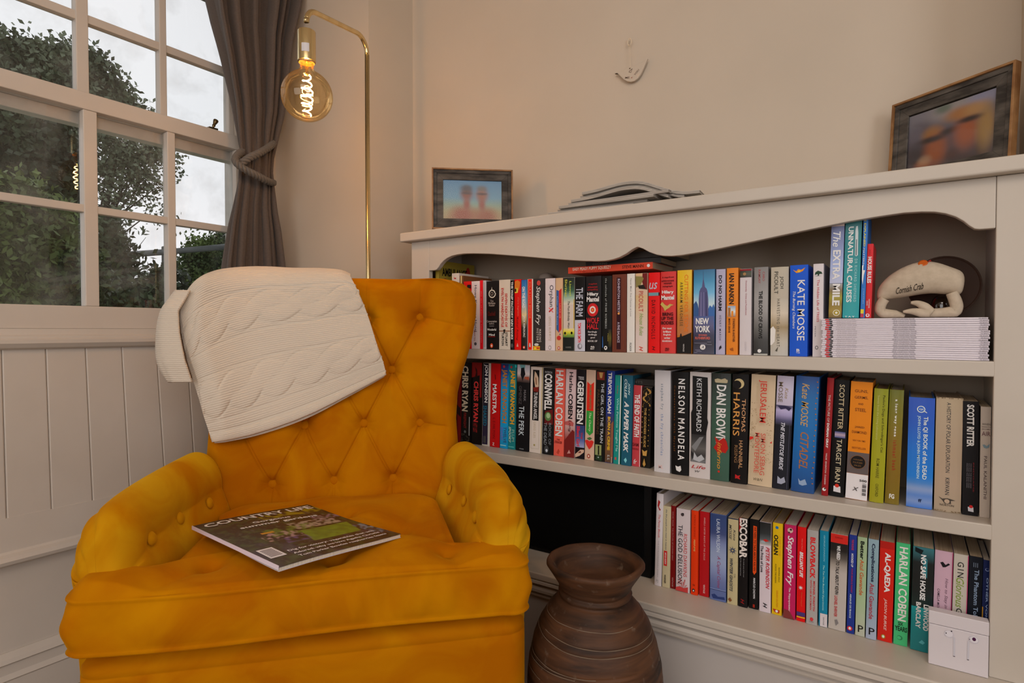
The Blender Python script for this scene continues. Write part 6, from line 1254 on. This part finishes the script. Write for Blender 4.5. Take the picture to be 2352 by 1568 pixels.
# apron and base under the cushion
def rrect(x0, x1, y0, y1, r, n=8):
    out = []
    for (cx_, cy_, a0) in ((x1-r, y0+r, -math.pi/2), (x1-r, y1-r, 0), (x0+r, y1-r, math.pi/2), (x0+r, y0+r, math.pi)):
        for k in range(n+1): out.append((cx_+r*math.cos(a0+k*math.pi/2/n), cy_+r*math.sin(a0+k*math.pi/2/n)))
    return out
rows = []
for z_, e_ in ((.06,.004),(.07,0),(.30,0),(.395,.0),(.4145,.0003),(.416,.0015),(.4175,.0003),(.430,.002),(.441,.007),(.449,.016),(.453,.030),(.4545,.05)):
    rows.append([(x_, y_, z_) for x_, y_ in rrect(-.388+e_, .394-e_, .020+e_, .50-e_, .045)])
MB().loft(rows).build('base', velvet, chair, smooth=True)
lm = noisy('dark_leg_wood', (.03,.015,.008), (.07,.035,.018), 20, rough=.4, stretch=(1,1,.2))
for lx in (-.33, .33):
    for ly in (.08, .44):
        o = MB().lathe([(.0,-.05),(.014,-.05),(.016,-.04),(.024,.10),(.024,.104),(.0,.104)], 20, (lx, ly), cap=False).build('leg', lm, chair, smooth=True)
# T-shaped seat cushion with soft seams
def cush_outline():
    pts = []
    def arc_(cx_, cy_, r_, a0, a1, n=10):
        for k in range(n+1):
            a = math.radians(a0+(a1-a0)*k/n); pts.append((cx_+r_*math.cos(a), cy_+r_*math.sin(a)))
    pts.extend([(x_, -.004-.004*math.sin((x_+.34)*7)) for x_ in np.linspace(-.335, .335, 60)])
    arc_(.358, .030, .034, -90, 0); arc_(.362, .045, .030, 0, 100)
    pts.extend([(.300,.083),(.278,.095),(.262,.120)])
    pts.extend([(.262-.012*k/10, .12+.30*k/10) for k in range(1, 11)])
    arc_(.170, .425, .080, 0, 90)
    pts.extend([(x_, .507) for x_ in np.linspace(.15, -.16, 24)])
    arc_(-.180, .425, .080, 90, 180)
    pts.extend([(-.262+.012*(10-k)/10, .42-.30*k/10) for k in range(1, 11)])
    pts.extend([(-.278,.095),(-.300,.083)])
    arc_(-.362, .045, .030, 80, 180); arc_(-.356, .030, .034, 180, 270)
    return pts
OUT = cush_outline(); cc = Vector((0, .22))
CB = [(.150,.205),(-.10,.22),(.03,.33),(-.19,.09),(.03,.075),(.24,.07)]
def crown(x_, y_, s):
    h = .015*(1-s**2.2)+.014*min(1, max(0, (abs(x_)-.26)/.06))*min(1, max(0, (.11-y_)/.03))*min(1, (1-s)/.05)
    for bx, by in CB:
        d = math.hypot(x_-bx, y_-by); h -= .014*math.exp(-(d/.020)**2)+.009*math.exp(-(d/.06)**2)
    for (ax_, ay_, bx_, by_) in ((.150,.205,.255,.11),(.150,.205,.03,.33),(-.10,.22,.03,.33),(-.10,.22,-.19,.09),(.150,.205,.20,.36),(-.10,.22,-.21,.36),(.03,.075,-.10,.22),(.03,.075,.150,.205),(-.19,.09,-.25,.02),(.03,.075,.0,.0),(.24,.07,.26,.0),(.03,.33,.02,.49)):
        dx_, dy_ = bx_-ax_, by_-ay_; tt_ = min(1, max(0, ((x_-ax_)*dx_+(y_-ay_)*dy_)/(dx_*dx_+dy_*dy_)))
        dd_ = math.hypot(x_-ax_-tt_*dx_, y_-ay_-tt_*dy_); h -= .0035*math.exp(-(dd_/.006)**2)*(1-.5*tt_)+.0028*math.exp(-(dd_/.03)**2)
    h += .0022*math.sin(x_*31+y_*17)+.0018*math.sin(x_*14-y_*37+1)
    return h
rows = []
zb_, zt_ = .464, .562
def ring(s, z_, infl=0, wob=0):
    row = []
    for i, (x_, y_) in enumerate(OUT):
        v = Vector((x_, y_))-cc; l_ = v.length; v2 = v*(s+infl/l_)
        p = cc+v2; zz_ = z_
        if wob and y_ < .02:
            p.y -= (.0034*math.sin(x_*70+3*math.sin(x_*13))+.003*math.sin(x_*31+1)+.003*math.sin(x_*160+4*math.sin(x_*11))*(.5+.5*math.sin(x_*5)))*wob
        # gathers at the ears
        if abs(x_) > .30 and y_ < .09 and wob: p.x += .003*math.sin(60*(x_+y_)+3*z_*30)*wob
        row.append((p.x, p.y, zz_+.0025*math.sin(x_*11+.8)))
    return row
rows += [ring(.25, zb_+.004), ring(.8, zb_), ring(.97, zb_+.001), ring(1, zb_+.003), ring(1, zb_+.006, .0035), ring(1, zb_+.0095, .0005)]
for q in np.linspace(0, 1, 12):
    z_ = zb_+.012+(zt_-zb_-.022)*q; rows.append(ring(1, z_, .006*math.sin(math.pi*q)**.7, wob=math.sin(math.pi*q)))
rows += [ring(1, zt_-.0075, .0006), ring(1, zt_-.0040, .0028), ring(1, zt_-.0008, .0016), ring(.992, zt_-.0004)]
for s_v in np.linspace(.98, .03, 80):
    r_ = ring(s_v, zt_); rows.append([(x_, y_, zt_+crown(x_, y_, s_v)+(.006*min(1, (1-s_v)/.06))+.0025*math.sin(x_*11+.8)) for x_, y_, _ in r_])
cu = MB().loft(rows).build('seat_cushion', velvet, chair, smooth=True)
for bx, by in CB[:3]:
    button(cu, (bx, by, zt_+crown(bx, by, .5)+.0065+.0025*math.sin(bx*11+.8)), (0, 0, 1), .011)

# ------------------------------------------------------------------ cable-knit blanket over the back corner
knit = bpy.data.materials.new('cream_knit'); knit.use_nodes = True
N = knit.node_tree.nodes; L = knit.node_tree.links; b = N['Principled BSDF']
b.inputs['Base Color'].default_value = (.74,.645,.53,1); b.inputs['Roughness'].default_value = .9; b.inputs['Specular IOR Level'].default_value = .1; b.inputs['Sheen Weight'].default_value = .2
uv = N.new('ShaderNodeUVMap'); uv.uv_map = 'UV'; wv_ = N.new('ShaderNodeTexWave'); wv_.wave_type = 'BANDS'; wv_.bands_direction = 'Y'; wv_.inputs['Scale'].default_value = 62; wv_.inputs['Distortion'].default_value = 1.1; wv_.inputs['Detail'].default_value = 2; wv_.inputs['Detail Scale'].default_value = 3
bp = N.new('ShaderNodeBump'); bp.inputs['Strength'].default_value = .55; bp.inputs['Distance'].default_value = .0022
L.new(uv.outputs[0], wv_.inputs['Vector']); L.new(wv_.outputs['Fac'], bp.inputs['Height']); L.new(bp.outputs[0], b.inputs['Normal'])
bl = empty('blanket', tuple(CH+Vector((0,0,0))), (0, 0, AC), label='cream cable-knit blanket draped over the armchair back', cat='blanket')
bl.location = MW @ Vector((-.2, .6, 1.16)); BO = Vector((-.2, .6, 1.16))
def cm_(P, q):   # Catmull-Rom through control points by arclength fraction
    n_ = len(P)-1; k = min(int(q*n_), n_-1); t_ = q*n_-k
    p0, p1, p2, p3 = (Vector(P[max(k-1, 0)]), Vector(P[k]), Vector(P[k+1]), Vector(P[min(k+2, n_)]))
    return .5*((2*p1)+(p2-p0)*t_+(2*p0-5*p1+4*p2-p3)*t_*t_+(3*p1-p0-3*p2+p3)*t_**3)
LEFT = [(-.296,.722),(-.318,.790),(-.342,.868),(-.360,.930),(-.374,.99),(-.380,1.045)]
RIGHT = [(.126,.878),(.118,.912),(.100,.965),(.080,1.030),(.058,1.090),(.030,1.148)]
CREST = [(-.380,1.045),(-.372,1.082),(-.350,1.118),(-.318,1.143),(-.28,1.157),(-.21,1.166),(-.13,1.163),(-.06,1.164),(.0,1.160),(.030,1.148)]
BOT = [(-.296,.722),(-.20,.736),(-.08,.775),(.03,.828),(.126,.878)]
def coons(u, v):
    l_, r_ = cm_([(*p, 0) for p in LEFT], v), cm_([(*p, 0) for p in RIGHT], v)
    bo, to = cm_([(*p, 0) for p in BOT], u), cm_([(*p, 0) for p in CREST], u)
    c00, c10, c01, c11 = (Vector((*BOT[0], 0)), Vector((*BOT[-1], 0)), Vector((*CREST[0], 0)), Vector((*CREST[-1], 0)))
    return l_*(1-u)+r_*u+bo*(1-v)+to*v-(c00*(1-u)*(1-v)+c10*u*(1-v)+c01*(1-u)*v+c11*u*v)
def blanket_sheet(name, nu_, nv_, off, v0, vmax, us0=0., us1=1., disp=True, thick=.010):
    vs = []; uvs = []
    U = np.linspace(us0, us1, nu_); V = np.linspace(v0, vmax, nv_)
    for v in V:
        for u in U:
            if v <= 1:
                p = coons(u, v); x_, z_ = p.x, p.y
                zcap = min(z_, 1.10)
                xw = float(np.interp(zcap, [q[0] for q in WB], [q[1] for q in WB]))
                xx = max(-xw, min(xw, x_))
                y_ = float(yfront0(np.array([xx]), np.array([zcap]))[0])-off
                over = max(0, z_-1.100)
                y_ += (1-math.sqrt(max(0, 1-min(1, over/.066)**2)))*.060
                beyond = max(0, -x_-(xw-.050)); y_ += 1.1*beyond*beyond/(beyond+.03)
                # crest bends gradually
            else:
                p = coons(u, 1.0); q = v-1; x_ = p.x-.018*(1-u)*min(1, q*3)-.02*q; z_ = p.y
                ztop = min(z_, 1.10); xw = float(np.interp(ztop, [k[0] for k in WB], [k[1] for k in WB]))
                yf_ = float(yfront0(np.array([max(-xw, min(xw, x_))]), np.array([ztop]))[0])-off
                over = max(0, p.y-1.100); y0 = yf_+(1-math.sqrt(max(0, 1-min(1, over/.066)**2)))*.060+1.1*max(0, -p.x-(xw-.050))**2/(max(0, -p.x-(xw-.050))+.03)
                L_ = .42*q; D = .60+.17
                yb3 = .40+.2*1.1+.118-.05*(2*u-1)**2*(u < .5)
                # go back over the top, then hang down
                run = max(.02, yb3-y0)
                if L_ < run: y_ = y0+L_; z_ = p.y+.012*math.sin(math.pi*L_/run)
                else:
                    y_ = yb3-.2*(L_-run)*.9; z_ = p.y-(L_-run)
            d_ = 0
            if disp and v <= 1.0:
                s_ = u*.46; q_ = v
                # two cables along u, plus a rolled lower hem
                for vc, slope in ((.30, .07), (.72, .10)):
                    c0 = vc+slope*(u-.5); best = 0; edge = 0
                    for ph_ in (0, math.pi):
                        a_ = 2*math.pi*s_/.150+ph_+vc*9
                        cen = c0+.050*math.sin(a_); hgt = math.cos(a_); t_ = abs(q_-cen)/.058
                        if t_ < 1: best = max(best, .0034*math.sqrt(1-t_*t_)*(1.0+.30*hgt))
                        if hgt > -.3: edge = max(edge, .0026*math.exp(-((t_-1.02)/.10)**2)*min(1, (hgt+.3)/.4))
                    d_ += max(best-edge, -edge) if best < .0022 else best
                    t_ = abs(q_-c0)
                    d_ -= .0018*math.exp(-((t_-.128)/.007)**2)
                hem = v/.07
                if hem < 1: d_ += .004*math.sqrt(max(0, 1-(2*hem-1)**2))+.0012*math.sin(u*60)
                d_ -= .002*math.exp(-((v-.085)/.008)**2)
                d_ *= min(1, max(0, (1-v)/.08))*min(1, u/.02+.2)*min(1, (1-u)/.02+.2)
                d_ += .004*math.sin(u*7+v*5)*math.sin(v*4)
            vs.append((x_-BO.x, y_-d_-BO.y, z_-BO.z)); uvs.append((u*.46+.02*v, v*.40))
    fs = [(j*nu_+i, j*nu_+i+1, (j+1)*nu_+i+1, (j+1)*nu_+i) for j in range(nv_-1) for i in range(nu_-1)]
    me = bpy.data.meshes.new(name); me.from_pydata(vs, [], fs); me.update()
    ul = me.uv_layers.new(name='UV'); li = np.empty(len(me.loops), dtype=np.int32); me.loops.foreach_get('vertex_index', li)
    ul.data.foreach_set('uv', np.array(uvs, dtype=np.float32)[li].ravel())
    o = link(name, me, knit, bl, smooth=True)
    sd = o.modifiers.new('thick', 'SOLIDIFY'); sd.thickness = thick; sd.offset = 1
    bv = o.modifiers.new('round', 'BEVEL'); bv.width = thick*.42; bv.segments = 2; bv.limit_method = 'ANGLE'; bv.angle_limit = math.radians(50)
    return o
blanket_sheet('knitted_top', 300, 330, .018, 0.0, 1.60, thick=-.006)
# the part that wraps the wing edge and hangs behind it
rows_ = []; uvf = []
for j, z_ in enumerate(np.linspace(.872, 1.098, 50)):
    ft = max(0, min(1, (z_-.872)/.246))
    xl_ = float(np.interp(z_, [q[1] for q in LEFT]+[1.118], [q[0] for q in LEFT]+[-.350])); 
    xw = float(np.interp(min(z_, 1.1), [q[0] for q in WB], [q[1] for q in WB]))
    yl_ = float(yfront0(np.array([max(-xw, xl_)]), np.array([min(z_, 1.10)]))[0])-.012
    bul_ = -.385-.052*math.sin(math.pi*min(1, max(0, (1.115-z_)/.27)))
    P = [(xl_+.006, yl_+.004), ((xl_+bul_)/2-.008, yl_+.014), (bul_, yl_+.055+.01*math.sin(z_*40)), (bul_+.010, yl_+.095), (-.375, yl_+.135), (-.33, yl_+.150)]
    P = [Vector((a, b_, 0)) for a, b_ in P]
    rows_.append([(cm_(P, q).x+.0018*math.sin(q*60)*(1 if z_ < .92 else .3)-BO.x, cm_(P, q).y-BO.y, z_-BO.z) for q in np.linspace(0, 1, 44)])
fl_ = MB().loft(rows_, False, False); me_ = fl_.mesh('knitted_fold', fix=False)
ul = me_.uv_layers.new(name='UV')
for lp_ in me_.loops: ul.data[lp_.index].uv = ((lp_.vertex_index % 44)/44*.2, (lp_.vertex_index//44)/50*.25)
fo = link('knitted_fold', me_, knit, bl, smooth=True); sd = fo.modifiers.new('thick', 'SOLIDIFY'); sd.thickness = .007; sd.offset = 0
blanket_sheet('knitted_underlayer', 120, 60, .0105, -.03, .9, .015, .975, disp=False, thick=-.005)

# ------------------------------------------------------------------ magazine lying on the seat
mz = .600
A_, B_, C_, D_ = [Vector(q) for q in ((-.268,.241,.584),(-.058,.401,.566),(.159,.138,.572),(-.056,-.035,.590))]
# average to a proper rectangle
ctr = (A_+B_+C_+D_)/4; ex = (B_-A_)+(C_-D_); ey0 = (A_-D_)+(B_-C_); ex.normalize(); ey0.normalize(); bis = (ex+ey0).normalized(); nz_ = ex.cross(ey0).normalized(); oth = nz_.cross(bis)
ex = (bis-oth).normalized(); ey = (bis+oth).normalized(); wM = .262; hM = .345
RM = Matrix((ex, ey, nz_)).transposed()
mg = empty('magazine', tuple(MW @ (ctr+Vector((0,0,.004)))), tuple((MW.to_3x3() @ RM).to_euler()), label='glossy country magazine with a garden cover, lying on the armchair seat', cat='magazine')
def wave(u, v): return .0035*math.sin(u*3.4+.4)+.010*max(0, u-.35)**2+.002*math.sin(v*5+u*2)
def sheet(name, z0, z1, m_, cols=None, nx=24, ny=24, ins=0):
    vs = []; 
    for zz_ in (z1, z0):
        for j in range(ny+1):
            for i in range(nx+1):
                u = i/nx; v = j/ny; vs.append(((u-.5)*(wM-ins), (.5-v)*(hM-ins), wave(u, v)+zz_))
    n_ = nx+1; off = n_*(ny+1); fs = []
    for j in range(ny):
        for i in range(nx):
            q = j*n_+i; fs += [(q, q+n_, q+n_+1, q+1), (off+q, off+q+1, off+q+n_+1, off+q+n_)]
    for i in range(nx):
        q = i; fs.append((q, q+1, off+q+1, off+q)); q = ny*n_+i; fs.append((q+1, q, off+q, off+q+1))
    for j in range(ny):
        q = j*n_; fs.append((q+n_, q, off+q, off+q+n_)); q = j*n_+nx; fs.append((q, q+n_, off+q+n_, off+q))
    me = bpy.data.meshes.new(name); me.from_pydata(vs, [], fs); me.update()
    if cols is not None: setcol(me, np.concatenate([cols, cols]))
    return link(name, me, m_, mg)
sheet('back_cover', 0, .0006, mat('b4a8a8', rough=.4))
sheet('pages', .0008, .0066, PAGES[2], ins=.002)
nx = ny = 150; U, V = np.meshgrid(np.linspace(0, 1, nx+1), np.linspace(0, 1, ny+1))
def C_of(h): return np.array(alb(h, .95))
col = np.zeros(U.shape+(3,))+C_of('1e1a10')
noise = rng.random((38, 38)); 
def up(nm, s):
    a = rng.random((s+1, s+1)); x_ = U*s; y_ = V*s; i = np.clip(x_.astype(int), 0, s-1); j = np.clip(y_.astype(int), 0, s-1); fx = x_-i; fy = y_-j
    return a[j, i]*(1-fx)*(1-fy)+a[j, i+1]*fx*(1-fy)+a[j+1, i]*(1-fx)*fy+a[j+1, i+1]*fx*fy
def blend(m_, h):
    global col
    col = col*(1-m_[..., None])+C_of(h)*m_[..., None]
n1, n2_, n3 = up('a', 30), up('b', 55), up('c', 14)
blend(np.clip((n1-.5)*3, 0, 1)*.8, '34401c'); blend(np.clip((n2_-.68)*5, 0, 1)*.6, '4c4a38')
blend(np.clip((n3-.6)*3, 0, 1)*.5*(V > .6), '3c3048')
blend(((V < .20) & (V > .08))*np.clip((n1-.3)*3, 0, 1)*.7*(U > .45), '8c7c10')
lawn = ((V > .52) & (V < .75) & (U > .46+(.75-V)*.25) & (U < .94-(V-.52)*.3)); blend(lawn*(.45+.4*n1), '6c8420')
blend(((V > .36) & (V < .50) & (U > .52) & (U < .92))*np.clip((n2_-.25)*3, 0, 1)*.7, 'a08c78')
blend(((V > .40) & (V < .56) & (U > .28) & (U < .72))*np.clip((n1-.35)*4, 0, 1)*.6, '5c7020')
blend(((V > .48) & (V < .62) & (U > .2) & (U < .5))*np.clip((n2_-.5)*5, 0, 1)*.7, 'a07c78')
blend(((V > .30) & (V < .42) & (U > .78))*np.clip((n2_-.4)*4, 0, 1)*.6, '8c6c78')
blend(((V > .60) & (V < .70) & (U > .3) & (U < .5))*np.clip((n1-.4)*4, 0, 1)*.7, '5c4470')
blend(((V > .62) & (V < .9) & (U > .9))*np.clip((n2_-.45)*4, 0, 1)*.5, '7c8c9c')
blend(((V > .44) & (V < .47) & (U > .25) & (U < .35))*1., 'b07818')
sheet('front_cover', .0068, .0074, painted, cols=col.reshape(-1, 3), nx=nx, ny=ny)
def mtext(s, u0, u1, v0, v1, c_, fl='', nm='lettering'):
    tv, tf = text_geo(s, fl); vs = []
    for a, b_ in tv:
        u = u0+(u1-u0)*a; v = v1-(v1-v0)*b_; vs.append(((u-.5)*wM, (.5-v)*hM, wave(u, v)+.0079))
    link(nm, MB().add(vs, tf).mesh(nm, fix=False), mat(c_, rough=.3), mg)
mtext('COUNTRY LIFE', .05, .97, .035, .115, 'd8ccc8', 'b')
mtext('Gorgeous', .34, .66, .20, .245, 'd0c8c0', 'b'); mtext('summer gardens', .20, .86, .26, .31, 'd0c8c0', 'b')
mtext('Dig for victory: vegetables that win', .20, .92, .80, .835, 'c8bcb8', 'b'); mtext('Adored: why we love Agatha Christie', .20, .92, .855, .89, 'c8bcb8', 'b'); mtext('Tom Parker Bowles raspberries feasts', .20, .93, .91, .945, 'c8bcb8', 'b')
def mrect(u0, u1, v0, v1, c_, nm, h_=.0078):
    MB().add([((u-.5)*wM, (.5-v)*hM, wave(u, v)+h_) for u, v in ((u0,v1),(u1,v1),(u1,v0),(u0,v0))], [(0,1,2,3)]).build(nm, mat(c_, rough=.3), mg, fix=False)
mrect(.045, .16, .70, .86, 'c8bcb8', 'barcode_label'); 
for k in range(7): mrect(.06, .145, .72+k*.018, .73+k*.018, '5c5054', 'barcode_bar', .0080)
MB().prism([(-.0008,0),(0,0),(0,.0074),(-.0008,.0074)], -hM/2, hM/2, 'y').build('spine_strip', mat('c4b4b8', rough=.35), mg)
sp_ = mg.children[-1]
sp_.location = (-wM/2-.0002, 0, wave(0, .5)-.0002)
